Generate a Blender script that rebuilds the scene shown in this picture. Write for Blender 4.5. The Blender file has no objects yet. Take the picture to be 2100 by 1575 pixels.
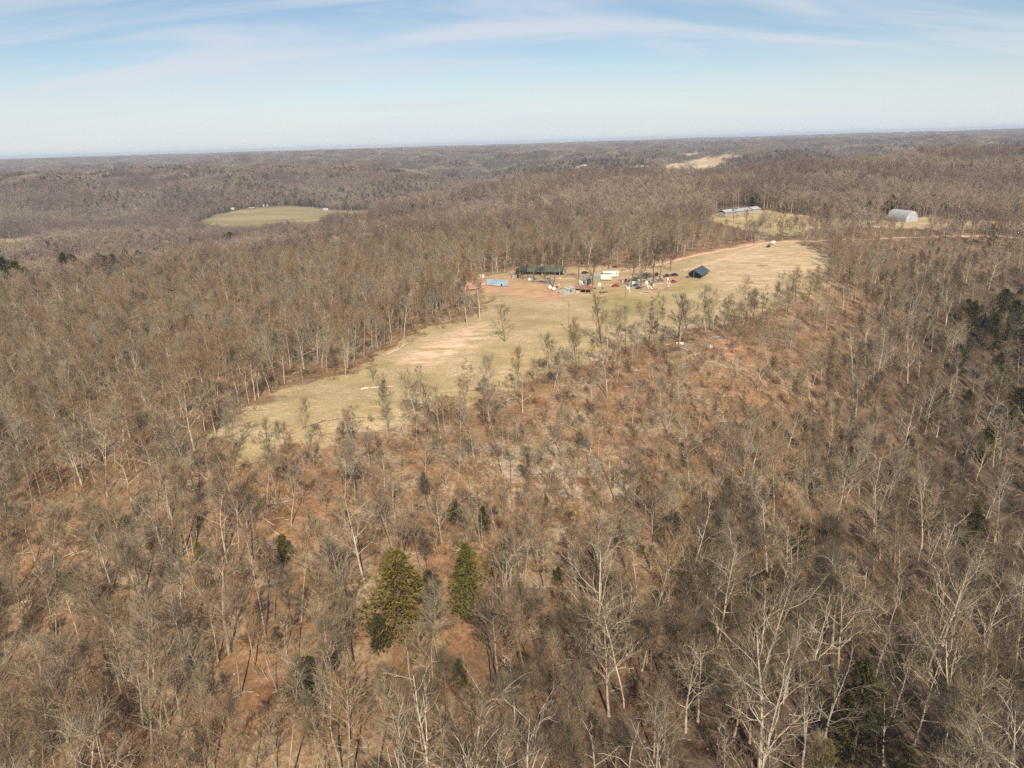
import bpy, math, random
import numpy as np
from mathutils import Vector, Matrix, Euler

R = math.radians
SC = bpy.context.scene
COL = SC.collection

# ------------------------------------------------------------------ camera, sky, sun, exposure
CAM_Z = 80.0
PITCH = R(18.25)
ROLL = math.atan(0.030)
FPX = 1500.0                                    # focal length in photograph pixels (2100 wide)
cam_d = bpy.data.cameras.new('camera')
cam_d.sensor_width = 36.0
cam_d.lens = 36.0 * FPX / 2100.0
cam_d.clip_start = 0.5
cam_d.clip_end = 60000.0
cam = bpy.data.objects.new('camera', cam_d)
COL.objects.link(cam)
SC.camera = cam
_f = Vector((0, math.cos(PITCH), -math.sin(PITCH)))
_u = Vector((0, math.sin(PITCH), math.cos(PITCH)))
_r = Vector((1, 0, 0))
_r2 = _r * math.cos(ROLL) - _u * math.sin(ROLL)
_u2 = _u * math.cos(ROLL) + _r * math.sin(ROLL)
cam.matrix_world = Matrix(((_r2.x, _u2.x, -_f.x, 0), (_r2.y, _u2.y, -_f.y, 0),
                           (_r2.z, _u2.z, -_f.z, CAM_Z), (0, 0, 0, 1)))

SUN_EL = 40.0
SUN_DIR = Vector((0.16, -1.0, 0)).normalized()   # horizontal direction towards the sun
sv = Vector((SUN_DIR.x * math.cos(R(SUN_EL)), SUN_DIR.y * math.cos(R(SUN_EL)), math.sin(R(SUN_EL))))
sun_d = bpy.data.lights.new('sun', 'SUN')
sun_d.energy = 4.9
sun_d.angle = R(0.6)
sun_d.color = (1.0, 0.87, 0.68)
sun = bpy.data.objects.new('sun', sun_d)
COL.objects.link(sun)
sun.rotation_euler = (-sv).to_track_quat('-Z', 'Y').to_euler()

world = bpy.data.worlds.new('World')
SC.world = world
world.use_nodes = True
wt = world.node_tree
wt.nodes.clear()
def wn(t, **k):
    n = wt.nodes.new(t)
    for a, b in k.items():
        setattr(n, a, b)
    return n
def wl(a, b):
    wt.links.new(a, b)
sky = wn('ShaderNodeTexSky', sky_type='NISHITA', sun_disc=False)
sky.sun_elevation = R(SUN_EL)
sky.sun_rotation = math.atan2(SUN_DIR.x, SUN_DIR.y)
sky.altitude = 300
sky.air_density = 1.0
sky.dust_density = 0.25
sky.ozone_density = 2.5
tc = wn('ShaderNodeTexCoord')
sep = wn('ShaderNodeSeparateXYZ'); wl(tc.outputs['Generated'], sep.inputs[0])
# cloud layer seen as a flat sheet overhead: direction / (z + c)
zc = wn('ShaderNodeMath', operation='MAXIMUM'); wl(sep.outputs['Z'], zc.inputs[0]); zc.inputs[1].default_value = 0.0
za = wn('ShaderNodeMath', operation='ADD'); wl(zc.outputs[0], za.inputs[0]); za.inputs[1].default_value = 0.22
dx = wn('ShaderNodeMath', operation='DIVIDE'); wl(sep.outputs['X'], dx.inputs[0]); wl(za.outputs[0], dx.inputs[1])
dy = wn('ShaderNodeMath', operation='DIVIDE'); wl(sep.outputs['Y'], dy.inputs[0]); wl(za.outputs[0], dy.inputs[1])
cmb = wn('ShaderNodeCombineXYZ'); wl(dx.outputs[0], cmb.inputs[0]); wl(dy.outputs[0], cmb.inputs[1])
def cirrus(loc, rot, sca, scale, rough, dist, lo, hi, amount):
    m = wn('ShaderNodeMapping'); wl(cmb.outputs[0], m.inputs['Vector'])
    m.inputs['Location'].default_value = loc; m.inputs['Rotation'].default_value = (0, 0, R(rot)); m.inputs['Scale'].default_value = sca
    n = wn('ShaderNodeTexNoise'); wl(m.outputs[0], n.inputs['Vector'])
    n.inputs['Scale'].default_value = scale; n.inputs['Detail'].default_value = 8; n.inputs['Roughness'].default_value = rough
    n.inputs['Distortion'].default_value = dist
    r = wn('ShaderNodeMapRange', interpolation_type='SMOOTHSTEP'); wl(n.outputs['Fac'], r.inputs['Value'])
    r.inputs['From Min'].default_value = lo; r.inputs['From Max'].default_value = hi; r.inputs['To Max'].default_value = amount
    return r.outputs[0]
c1 = cirrus((9.1, 3.3, 0), 16, (0.55, 2.3, 1), 1.0, 0.52, 0.8, 0.42, 0.66, 0.75)
c2 = cirrus((6.2, 4.0, 0), -14, (0.22, 2.6, 1), 1.6, 0.56, 0.5, 0.48, 0.72, 0.6)
mx = wn('ShaderNodeMath', operation='MAXIMUM'); wl(c1, mx.inputs[0]); wl(c2, mx.inputs[1])
mix = wn('ShaderNodeMix', data_type='RGBA'); wl(mx.outputs[0], mix.inputs['Factor'])
wl(sky.outputs[0], mix.inputs['A'])
mix.inputs['B'].default_value = (7.3, 7.7, 8.3, 1)
hz = wn('ShaderNodeMapRange', interpolation_type='SMOOTHSTEP'); wl(sep.outputs['Z'], hz.inputs['Value'])
hz.inputs['From Min'].default_value = -0.02; hz.inputs['From Max'].default_value = 0.125
hz.inputs['To Min'].default_value = 0.95; hz.inputs['To Max'].default_value = 0.0
mixh = wn('ShaderNodeMix', data_type='RGBA'); wl(hz.outputs[0], mixh.inputs['Factor'])
wl(mix.outputs['Result'], mixh.inputs['A']); mixh.inputs['B'].default_value = (7.6, 8.25, 8.8, 1)
bg = wn('ShaderNodeBackground'); wl(mixh.outputs['Result'], bg.inputs['Color'])
bg.inputs['Strength'].default_value = 0.080
wo = wn('ShaderNodeOutputWorld'); wl(bg.outputs[0], wo.inputs['Surface'])

SC.view_settings.view_transform = 'Standard'
SC.view_settings.look = 'None'
SC.view_settings.gamma = 1.0
SC.view_settings.use_curve_mapping = False
SC.view_settings.exposure = 0.28
SC.cycles.use_denoising = False
SC.cycles.max_bounces = 4
SC.cycles.diffuse_bounces = 1
SC.cycles.glossy_bounces = 2
SC.cycles.transparent_max_bounces = 8
SC.cycles.volume_bounces = 0

# ------------------------------------------------------------------ terrain height
def _hash(ix, iy, seed):
    n = (ix.astype(np.int64) * 374761393 + iy.astype(np.int64) * 668265263 + seed * 974711) & 0x7fffffff
    n = ((n ^ (n >> 13)) * 1274126177) & 0x7fffffff
    n = n ^ (n >> 16)
    return (n & 0xffff) / 65535.0
def vnoise(x, y, seed=0):
    ix = np.floor(x); iy = np.floor(y)
    fx = x - ix; fy = y - iy
    fx = fx * fx * fx * (fx * (fx * 6 - 15) + 10); fy = fy * fy * fy * (fy * (fy * 6 - 15) + 10)
    a = _hash(ix, iy, seed); b = _hash(ix + 1, iy, seed); c = _hash(ix, iy + 1, seed); d = _hash(ix + 1, iy + 1, seed)
    return (a + (b - a) * fx) * (1 - fy) + (c + (d - c) * fx) * fy
def fbm(x, y, seed=0, o=4):
    s = 0; a = 0.5; t = 0
    for i in range(o):
        s = s + a * vnoise(x * 2 ** i + 13.7 * i, y * 2 ** i - 7.1 * i, seed + i); t += a; a *= 0.5
    return s / t
def sstep(a, b, v):
    t = np.clip((v - a) / (b - a), 0, 1)
    return t * t * (3 - 2 * t)

CTRL = np.array([
    # the ridge with the meadow and the farm
    (-86, 196, -2), (-62, 265, -1), (-10, 355, 0), (20, 432, 0), (62, 450, 0), (120, 460, 1), (200, 555, 2),
    (228, 595, 3), (170, 470, 0), (200, 470, -1), (300, 690, 5), (400, 755, 8), (520, 750, 7), (265, 855, 8), (386, 556, 1), (300, 590, 1),
    (10, 265, -3), (100, 330, -3), (60, 380, -1), (150, 400, -1),
    # slope towards the camera; near right raised to shade the ravine
    (0, 95, -30), (-95, 95, -26), (105, 95, -38), (0, 170, -17), (0, 220, -8), (-100, 150, -15), (100, 184, -40),
    (150, 255, -42), (60, 205, -20), (120, 280, -14), (0, 30, -42), (-150, 40, -34), (150, 40, -22), (0, -200, -30), (-300, -100, -30), (300, -100, -30),
    # ravine on the right, deepened to darken it, and the hill beyond it
    (185, 150, -58), (215, 260, -56), (265, 340, -50), (330, 420, -44), (205, 350, -26), (245, 430, -16), (300, 480, -14), (420, 460, -26),
    (345, 300, -26), (310, 200, -22), (450, 340, -14), (600, 500, -8), (700, 700, 2), (800, 400, -4), (460, 640, -1),
    # left: wood falling away to a side valley with a spur
    (-150, 200, -9), (-200, 130, -22), (-260, 240, -20), (-120, 310, -6), (-200, 400, -14), (-100, 450, -6), (-70, 520, -5), (-310, 480, -20),
    (-210, 600, -14), (-330, 610, -22), (-440, 430, -26), (-380, 800, -58), (-200, 880, -44), (-560, 640, -38), (-580, 930, -72), (-800, 780, -60), (20, 700, -6), (-90, 700, -12), (0, 900, -16), (140, 780, 0),
    (-330, 1150, -56), (-150, 1060, -26), (-470, 1330, -78), (-520, 1720, -84), (-720, 1720, -86), (-360, 1850, -82), (-1050, 1560, -90), (-1100, 1100, -74), (-720, 1120, -60), (-1300, 800, -50), (-900, 1330, -72),
    # wooded ridge behind the farm, river valley beyond
    (110, 1100, -2), (200, 1380, -4), (500, 1400, 2), (900, 1400, 6), (1300, 1300, 6), (520, 1050, 9), (850, 1000, 10), (1200, 800, 8),
    (60, 1750, -70), (120, 2050, -92), (-200, 2150, -86), (520, 2150, -94), (950, 2150, -86), (1500, 2100, -50), (-800, 2250, -55), (-1500, 1900, -50), (-420, 2350, -45), (1100, 1700, -20),
], dtype=float)
_D = np.hypot(CTRL[:, None, 0] - CTRL[None, :, 0], CTRL[:, None, 1] - CTRL[None, :, 1])
_K = np.sqrt(_D ** 2 + 25.0 ** 2)
_A = np.zeros((len(CTRL) + 1, len(CTRL) + 1)); _A[:-1, :-1] = -_K - np.eye(len(CTRL)) * 3; _A[-1, :-1] = 1; _A[:-1, -1] = 1
_W = np.linalg.solve(_A, np.append(CTRL[:, 2], 0))
BLUFF = (560.0, 2640.0)
def hgt(x, y):
    x = np.asarray(x, float); y = np.asarray(y, float)
    sh = x.shape
    x = x.ravel(); y = y.ravel()
    r = np.hypot(x, y)
    near = np.full(x.shape, _W[-1])
    idx = np.where(r < 3200)[0]
    for s in range(0, len(idx), 40000):
        i = idx[s:s + 40000]
        near[i] = _W[-1] - (np.sqrt((x[i, None] - CTRL[None, :, 0]) ** 2 + (y[i, None] - CTRL[None, :, 1]) ** 2 + 625.0) * _W[None, :-1]).sum(1)
    near = near + (fbm(x / 90, y / 90, 5, 3) - 0.5) * 7 * sstep(120, 320, np.hypot(x - 40, y - 400)) + (fbm(x / 22, y / 22, 9, 2) - 0.5) * 1.4
    near = near + (1 - np.abs(fbm(x / 360, y / 360, 77, 3) * 2 - 1) - 0.7) * 80 * sstep(560, 1100, r) * (1 - 0.97 * np.exp(-(((x + 560) ** 2 + (y - 1720) ** 2) / 480.0 ** 2) ** 2)) * (1 - 0.8 * np.exp(-((x - 400) ** 2 + (y - 780) ** 2) / 260.0 ** 2))
    n1_ = fbm(x / 1500, y / 1500, 21, 4)
    n2_ = 1 - np.abs(fbm(x / 700 + 4, y / 700, 33, 4) * 2 - 1)
    far = -50 + 95 * (n1_ - 0.45) + 150 * (n2_ - 0.6) * (1 - 0.55 * sstep(4500, 9000, r)) + 70 * sstep(3000, 10500, r) * (1 - 0.35 * n1_)
    # bluff above the river
    bl = np.exp(-(((x - BLUFF[0]) / 520) ** 4)) * sstep(2440, 2560, y + 40 * (fbm(x / 200, y * 0, 3, 2) - .5)) * np.exp(-(((y - 2700) / 300) ** 4))
    far = far * (1 - 0.8 * bl) + bl * 8
    fl = np.exp(-(((x - 720) / 330) ** 4 + ((y - 2760) / 300) ** 4))
    w = sstep(2050, 2750, r)
    z = near * (1 - w) + far * w
    z = np.minimum(z, 34 + 30 * fbm(x / 2200, y / 2200, 61, 3))
    return z.reshape(sh)
def h1(x, y):
    return float(hgt(np.array([x]), np.array([y]))[0])
_T = np.concatenate([np.arange(60, 900, 1.0), np.geomspace(900, 9000, 900)])
def at(px, py):
    """where the sight line through a photograph pixel meets the terrain"""
    d = _f + _r2 * ((px - 1050) / FPX) + _u2 * ((787.5 - py) / FPX)
    d.normalize()
    g = CAM_Z + d.z * _T - hgt(d.x * _T, d.y * _T)
    k = np.where(g < 0)[0]
    if len(k) == 0:
        k = [len(_T) - 1]
    k = k[0]
    t = _T[k - 1] + (_T[k] - _T[k - 1]) * g[k - 1] / (g[k - 1] - g[k]) if k > 0 else _T[0]
    x, y = d.x * t, d.y * t
    return Vector((x, y, h1(x, y)))
def poly(pts):
    return np.array([at(*p)[:2] for p in pts])
def inside(P, x, y):
    c = np.zeros(x.shape, bool)
    for i in range(len(P)):
        x0, y0 = P[i]; x1, y1 = P[i - 1]
        m = ((y0 > y) != (y1 > y)) & (x < (x1 - x0) * (y - y0) / (y1 - y0 + 1e-9) + x0)
        c ^= m
    return c
def segdist(P, x, y, closed=True):
    d = np.full(x.shape, 1e9)
    n = len(P)
    for i in range(n if closed else n - 1):
        a = P[i]; b = P[(i + 1) % n]; v = b - a
        t = np.clip(((x - a[0]) * v[0] + (y - a[1]) * v[1]) / (v @ v + 1e-9), 0, 1)
        d = np.minimum(d, np.hypot(x - a[0] - t * v[0], y - a[1] - t * v[1]))
    return d
def sdist(P, x, y):
    """signed distance, positive inside"""
    d = segdist(P, x, y)
    return np.where(inside(P, x, y), d, -d)

MEADOW = poly([(440, 895), (480, 858), (560, 806), (690, 768), (790, 718), (880, 672), (985, 640), (992, 618), (935, 604), (930, 585),
               (945, 572), (1000, 566), (1045, 558), (1060, 552), (1180, 548), (1290, 547), (1400, 530), (1500, 507), (1560, 495), (1625, 492),
               (1690, 520), (1705, 545), (1690, 585), (1625, 620), (1560, 645), (1480, 665), (1380, 690), (1280, 712), (1200, 745),
               (1100, 775), (1000, 805), (900, 835), (800, 872), (700, 900), (600, 918), (500, 938)])
SOIL = poly([(930, 572), (1000, 568), (1060, 574), (1160, 588), (1185, 606), (1120, 616), (1040, 604), (960, 608)])
YARD = poly([(1040, 570), (1060, 552), (1180, 550), (1300, 552), (1400, 562), (1420, 585), (1330, 606), (1150, 606)])
GREENY = poly([(1250, 590), (1300, 612), (1400, 604), (1450, 582), (1400, 575), (1290, 650), (1260, 665), (1245, 620)])
CLEAR = poly([(1440, 446), (1500, 428), (1580, 432), (1700, 448), (1800, 452), (1890, 446), (2020, 452), (2150, 454), (2150, 470), (2000, 472), (1880, 470), (1760, 466), (1700, 472), (1640, 482), (1570, 480), (1490, 462)])
THIN = poly([(430, 940), (700, 903), (1000, 808), (1300, 714), (1600, 648), (1720, 600), (1820, 680), (1700, 850), (1500, 980), (1350, 1130), (1000, 1180), (650, 1130), (400, 1060)])
HAY = poly([(385, 466), (440, 440), (480, 432), (560, 424), (640, 425), (755, 431), (775, 438), (775, 450), (720, 464), (620, 476), (450, 480), (380, 472)])
STRIP = poly([(-60, 486), (60, 486), (150, 488), (150, 497), (60, 514), (-60, 522)])
LOWZ = poly([(1440, 470), (1540, 478), (1700, 500), (2140, 488), (2140, 575), (1900, 570), (1730, 545), (1690, 512), (1560, 490), (1440, 520)])
GLADE = poly([(930, 930), (1100, 890), (1300, 930), (1330, 1010), (1200, 1120), (1050, 1080), (940, 1030)])
WORN1 = poly([(820, 742), (890, 692), (985, 662), (1015, 690), (930, 732), (850, 755)])
WORN2 = poly([(1420, 552), (1520, 512), (1600, 500), (1680, 520), (1695, 550), (1600, 590), (1480, 590)])
RED2 = poly([(1470, 700), (1510, 690), (1530, 720), (1500, 735), (1470, 725)])
FF1 = poly([(1388, 318), (1425, 311), (1440, 313), (1410, 320)])
FF2 = poly([(1355, 344), (1400, 333), (1448, 322), (1510, 317), (1535, 328), (1490, 342), (1420, 350), (1370, 351)])
FF3 = poly([(900, 321), (985, 315), (985, 318), (910, 324)])
ROADS = {
    'main': (poly([(1240, 562), (1300, 553), (1400, 530), (1480, 513), (1560, 498), (1640, 494), (1700, 493), (1820, 488), (1950, 484), (2110, 489)]), 3.6),
    'yard': (poly([(1120, 573), (1160, 571), (1200, 569), (1240, 562)]), 3.0),
    'rut': (poly([(1400, 556), (1440, 545), (1490, 530), (1530, 513), (1572, 499)]), 1.0),
}
ALLROAD = np.concatenate([ROADS['main'][0]])

# ------------------------------------------------------------------ material helpers
MATS = {}
class NT:
    def __init__(s, name, rough=0.9):
        s.m = bpy.data.materials.new(name); s.m.use_nodes = True
        s.t = s.m.node_tree; s.t.nodes.clear()
        s.b = s.n('ShaderNodeBsdfPrincipled'); o = s.n('ShaderNodeOutputMaterial')
        s.l(s.b.outputs[0], o.inputs['Surface'])
        s.b.inputs['Roughness'].default_value = rough
        s.b.inputs['Specular IOR Level'].default_value = 0.25
        MATS[name] = s.m
    def n(s, t, **k):
        n = s.t.nodes.new(t)
        for a, b in k.items():
            setattr(n, a, b)
        return n
    def l(s, a, b):
        s.t.links.new(a, b)
    def noise(s, scale, detail=4, rough=0.55, vec=None, stretch=None, dist=0.0):
        n = s.n('ShaderNodeTexNoise')
        n.inputs['Scale'].default_value = scale; n.inputs['Detail'].default_value = detail
        n.inputs['Roughness'].default_value = rough; n.inputs['Distortion'].default_value = dist
        if vec is None:
            vec = s.n('ShaderNodeTexCoord').outputs['Object']
        if stretch:
            mp = s.n('ShaderNodeMapping'); s.l(vec, mp.inputs['Vector'])
            mp.inputs['Scale'].default_value = stretch[:3]
            if len(stretch) > 3:
                mp.inputs['Rotation'].default_value = (0, 0, stretch[3])
            vec = mp.outputs[0]
        s.l(vec, n.inputs['Vector'])
        return n.outputs['Fac']
    def ramp(s, fac, stops):
        r = s.n('ShaderNodeValToRGB'); s.l(fac, r.inputs['Fac'])
        el = r.color_ramp.elements
        while len(el) < len(stops):
            el.new(0.5)
        for e, (p, c) in zip(el, stops):
            e.position = p; e.color = (*c, 1)
        return r.outputs['Color']
    def mix(s, fac, a, b):
        m = s.n('ShaderNodeMix', data_type='RGBA')
        for v, k in ((fac, 'Factor'), (a, 'A'), (b, 'B')):
            if isinstance(v, (int, float)):
                m.inputs[k].default_value = v
            elif isinstance(v, tuple):
                m.inputs[k].default_value = (*v, 1)
            else:
                s.l(v, m.inputs[k])
        return m.outputs['Result']
    def attr(s, name):
        a = s.n('ShaderNodeAttribute', attribute_name=name)
        return a.outputs['Fac']
    def rng(s, v, a, b, c=0.0, d=1.0):
        m = s.n('ShaderNodeMapRange', interpolation_type='SMOOTHSTEP'); s.l(v, m.inputs['Value'])
        m.inputs['From Min'].default_value = a; m.inputs['From Max'].default_value = b
        m.inputs['To Min'].default_value = c; m.inputs['To Max'].default_value = d
        return m.outputs[0]
    def math(s, op, a, b):
        m = s.n('ShaderNodeMath', operation=op)
        for i, v in enumerate((a, b)):
            if isinstance(v, (int, float)):
                m.inputs[i].default_value = v
            else:
                s.l(v, m.inputs[i])
        return m.outputs[0]
    def color(s, c):
        if isinstance(c, tuple):
            s.b.inputs['Base Color'].default_value = (*c, 1)
        else:
            s.l(c, s.b.inputs['Base Color'])
        return s
    def bump(s, h, strength=0.5, dist=0.3):
        b = s.n('ShaderNodeBump'); b.inputs['Strength'].default_value = strength; b.inputs['Distance'].default_value = dist
        s.l(h, b.inputs['Height']); s.l(b.outputs[0], s.b.inputs['Normal'])

def ground_material():
    g = NT('ground_cover', 0.95)
    big = g.noise(0.018, 4); mid = g.noise(0.12, 6, 0.62); fine = g.noise(0.9, 5, 0.7)
    lit = g.ramp(mid, [(0.28, (0.115, 0.056, 0.026)), (0.45, (0.25, 0.128, 0.06)), (0.58, (0.355, 0.195, 0.10)), (0.75, (0.44, 0.285, 0.168))])
    lit = g.mix(g.rng(big, 0.46, 0.66), lit, g.ramp(mid, [(0.3, (0.145, 0.082, 0.042)), (0.55, (0.33, 0.205, 0.11)), (0.75, (0.45, 0.325, 0.20))]))
    lit = g.mix(g.rng(fine, 0.40, 0.62), g.mix(0.55, lit, (0.10, 0.06, 0.035)), lit)
    lit = g.mix(g.rng(g.noise(0.045, 6, 0.7), 0.48, 0.64, 0, 0.75), lit, g.mix(g.rng(fine, 0.4, 0.6), (0.20, 0.135, 0.08), (0.40, 0.31, 0.20)))
    lit = g.mix(g.rng(g.noise(2.6, 3, 0.7), 0.60, 0.70, 0, 0.5), lit, (0.46, 0.33, 0.21))
    ravine_shade = g.mix(g.rng(mid, 0.3, 0.7), (0.028, 0.018, 0.012), (0.10, 0.056, 0.032))  # shade of the ravine painted into the litter colour
    col = g.mix(g.attr('ravine_shade'), lit, ravine_shade)
    # stony glade and scattered pale stones
    rk = g.math('MULTIPLY', g.attr('rock'), g.rng(g.noise(0.22, 6, 0.7), 0.44, 0.60))
    col = g.mix(rk, col, g.ramp(fine, [(0.3, (0.34, 0.26, 0.18)), (0.6, (0.58, 0.49, 0.38)), (0.8, (0.72, 0.63, 0.52))]))
    spk = g.rng(g.noise(0.55, 3, 0.6), 0.70, 0.76)
    col = g.mix(g.math('MULTIPLY', spk, 0.7), col, (0.55, 0.42, 0.32))
    # distant canopy floor
    can = g.mix(g.rng(g.noise(0.02, 6, 0.7), 0.35, 0.65), (0.075, 0.055, 0.042), (0.14, 0.10, 0.073))
    col = g.mix(g.attr('far'), col, can)
    # dry grass
    st = g.noise(0.05, 8, 0.68, stretch=(0.75, 1.3, 1, R(-35))); st2 = g.noise(0.45, 5, 0.7, stretch=(0.5, 1.5, 1, R(-22)))
    grass = g.ramp(st, [(0.30, (0.34, 0.25, 0.12)), (0.44, (0.51, 0.38, 0.21)), (0.55, (0.65, 0.485, 0.30)), (0.68, (0.80, 0.615, 0.44))])
    grass = g.mix(g.rng(st2, 0.35, 0.7), g.mix(0.35, grass, (0.30, 0.25, 0.13)), grass)
    olive = g.mix(g.rng(st, 0.35, 0.65), (0.22, 0.20, 0.07), (0.40, 0.34, 0.15))
    gm = g.math('MAXIMUM', g.attr('green'), g.rng(g.noise(0.013, 3), 0.55, 0.72, 0, 0.4))
    tuft = g.noise(1.3, 6, 0.75)
    grass = g.mix(g.rng(tuft, 0.40, 0.60), g.mix(0.55, grass, (0.22, 0.16, 0.075)), grass)
    grass = g.mix(g.rng(g.noise(0.32, 6, 0.72, stretch=(0.7, 1.3, 1, R(20))), 0.46, 0.60, 0, 0.6), grass, (0.36, 0.27, 0.14))
    grass = g.mix(gm, grass, olive)
    wn_ = g.math('MULTIPLY', g.attr('worn'), g.rng(g.noise(0.13, 6, 0.7, stretch=(0.6, 1.5, 1, R(-30))), 0.38, 0.6))
    grass = g.mix(wn_, grass, g.mix(g.rng(st2, 0.35, 0.65), (0.56, 0.38, 0.24), (0.82, 0.62, 0.45)))
    gm2 = g.rng(g.math('ADD', g.attr('meadow'), g.math('MULTIPLY', g.math('SUBTRACT', g.noise(0.07, 6, 0.7), 0.5), 3.4)), -0.15, 0.2)
    col = g.mix(gm2, col, grass)
    # valley hay fields
    hayc = g.mix(g.rng(g.noise(0.012, 4, 0.6, stretch=(0.5, 1.4, 1)), 0.35, 0.65), (0.235, 0.205, 0.09), (0.35, 0.275, 0.145))
    col = g.mix(g.attr('hay'), col, hayc)
    tanc = g.mix(g.rng(g.noise(0.02, 4, 0.6), 0.35, 0.65), (0.42, 0.32, 0.17), (0.56, 0.44, 0.27))
    col = g.mix(g.attr('tan'), col, tanc)
    # bare red soil
    so = g.math('MULTIPLY', g.attr('soil'), g.rng(g.noise(0.11, 6, 0.7, stretch=(0.6, 1.5, 1)), 0.36, 0.56))
    col = g.mix(so, col, g.ramp(g.noise(0.25, 5, 0.65, stretch=(0.4, 1.6, 1, R(12))), [(0.3, (0.33, 0.16, 0.08)), (0.5, (0.50, 0.285, 0.165)), (0.72, (0.70, 0.48, 0.33))]))
    g.color(col)
    g.bump(g.noise(0.8, 6, 0.7), 0.6, 0.5)
    return g.m
GROUND = ground_material()

# ------------------------------------------------------------------ terrain mesh: one sheet, split along the edge of the fields
def tag(o, label=None, cat=None, group=None, kind=None):
    for k, v in (('label', label), ('category', cat), ('group', group), ('kind', kind)):
        if v:
            o[k] = v
    return o
def mesh_obj(name, verts, faces, mat, parent=None, smooth=False):
    me = bpy.data.meshes.new(name)
    me.from_pydata(verts, [], faces)
    me.materials.append(mat)
    if smooth:
        me.shade_smooth()
    o = bpy.data.objects.new(name, me)
    COL.objects.link(o)
    if parent is not None:
        o.parent = parent
    return o

def build_ground():
    ang = np.concatenate([np.linspace(-180, -56, 42, endpoint=False), np.linspace(-56, 56, 400), np.linspace(56, 180, 42, endpoint=False)[1:]])
    ang = np.radians(ang)
    rad = np.concatenate([[2.0, 8, 16, 25, 34], np.geomspace(42, 900, 400), np.geomspace(908, 16500, 300)])
    A, Q = np.meshgrid(ang, rad)
    X = np.sin(A) * Q; Y = np.cos(A) * Q
    Z = hgt(X, Y)
    nr, na = X.shape
    V = np.stack([X.ravel(), Y.ravel(), Z.ravel()], 1)
    i = np.arange(nr - 1)[:, None] * na; j = np.arange(na)[None, :]; j2 = (j + 1) % na
    F = np.stack([i + j, i + j2, i + na + j2, i + na + j], -1).reshape(-1, 4)
    x, y = V[:, 0], V[:, 1]
    r = np.hypot(x, y)
    att = {}
    nr_ = r < 1100
    def soft(P, w, sel):
        a = np.full(len(x), -1.0)
        a[sel] = np.clip(sdist(P, x[sel], y[sel]) / w, -1, 1)
        return a
    sdm = soft(MEADOW, 14, nr_); sdc = soft(CLEAR, 9, nr_)
    att['meadow'] = np.maximum(sdm, sdc)
    att['soil'] = np.maximum(sstep(-1, 0.6, soft(SOIL, 10, nr_)), sstep(-.9, 0.8, soft(RED2, 6, nr_)))
    att['soil'] = np.maximum(att['soil'], 0.4 * sstep(-1, 0.5, soft(YARD, 10, nr_)))
    dr = np.full(len(x), 99.); dr[nr_] = segdist(ROADS['main'][0], x[nr_], y[nr_], False)
    att['soil'] = np.maximum(att['soil'], 0.8 * (1 - sstep(2.5, 7, dr)))
    att['green'] = sstep(-1, 1, soft(GREENY, 12, nr_)) * 0.9
    att['worn'] = np.maximum(sstep(-1, .8, soft(WORN1, 8, nr_)), 0.6 * sstep(-1, .8, soft(WORN2, 14, nr_)))
    att['rock'] = np.maximum(0.7 * sstep(-1, 1, soft(GLADE, 22, nr_)), 0.14)
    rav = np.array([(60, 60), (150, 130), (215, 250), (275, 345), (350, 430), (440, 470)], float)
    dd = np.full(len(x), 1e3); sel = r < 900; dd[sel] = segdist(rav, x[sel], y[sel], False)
    att['ravine_shade'] = 1 - sstep(45, 115, dd + 40 * (fbm(x / 40, y / 40, 91, 3) - 0.5))  # mask of the painted shade along the ravine
    att['far'] = sstep(500, 900, r)
    m3 = r < 5000
    att['hay'] = np.maximum(sstep(-.4, .4, soft(HAY, 25, m3)), sstep(-.4, .4, soft(STRIP, 25, m3)))
    att['tan'] = np.maximum.reduce([sstep(-.4, .4, soft(P, 30, r < 9000)) for P in (FF1, FF2, FF3)])
    cx = x[F].mean(1); cy = y[F].mean(1)
    regions = [('meadow', inside(MEADOW, cx, cy)), ('grass_clearing', inside(CLEAR, cx, cy)), ('hay_field', inside(HAY, cx, cy)), ('pasture', inside(STRIP, cx, cy))]
    for P in (FF1, FF2, FF3):
        regions.append(('pasture', inside(P, cx, cy)))
    left = np.ones(len(F), bool)
    out = []
    for nm, m in regions:
        m = m & left
        if m.any():
            out.append((nm, F[m])); left &= ~m
    out.append(('ground', F[left]))
    for nm, FF in out:
        used = np.unique(FF); mp = np.full(len(V), -1); mp[used] = np.arange(len(used))
        me = bpy.data.meshes.new(nm)
        me.from_pydata(V[used].tolist(), [], mp[FF].tolist())
        me.shade_smooth()
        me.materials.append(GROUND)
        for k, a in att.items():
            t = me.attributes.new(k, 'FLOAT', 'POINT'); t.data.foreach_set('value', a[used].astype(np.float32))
        o = bpy.data.objects.new(nm, me); COL.objects.link(o)
        o['kind'] = 'structure'
build_ground()

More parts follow.
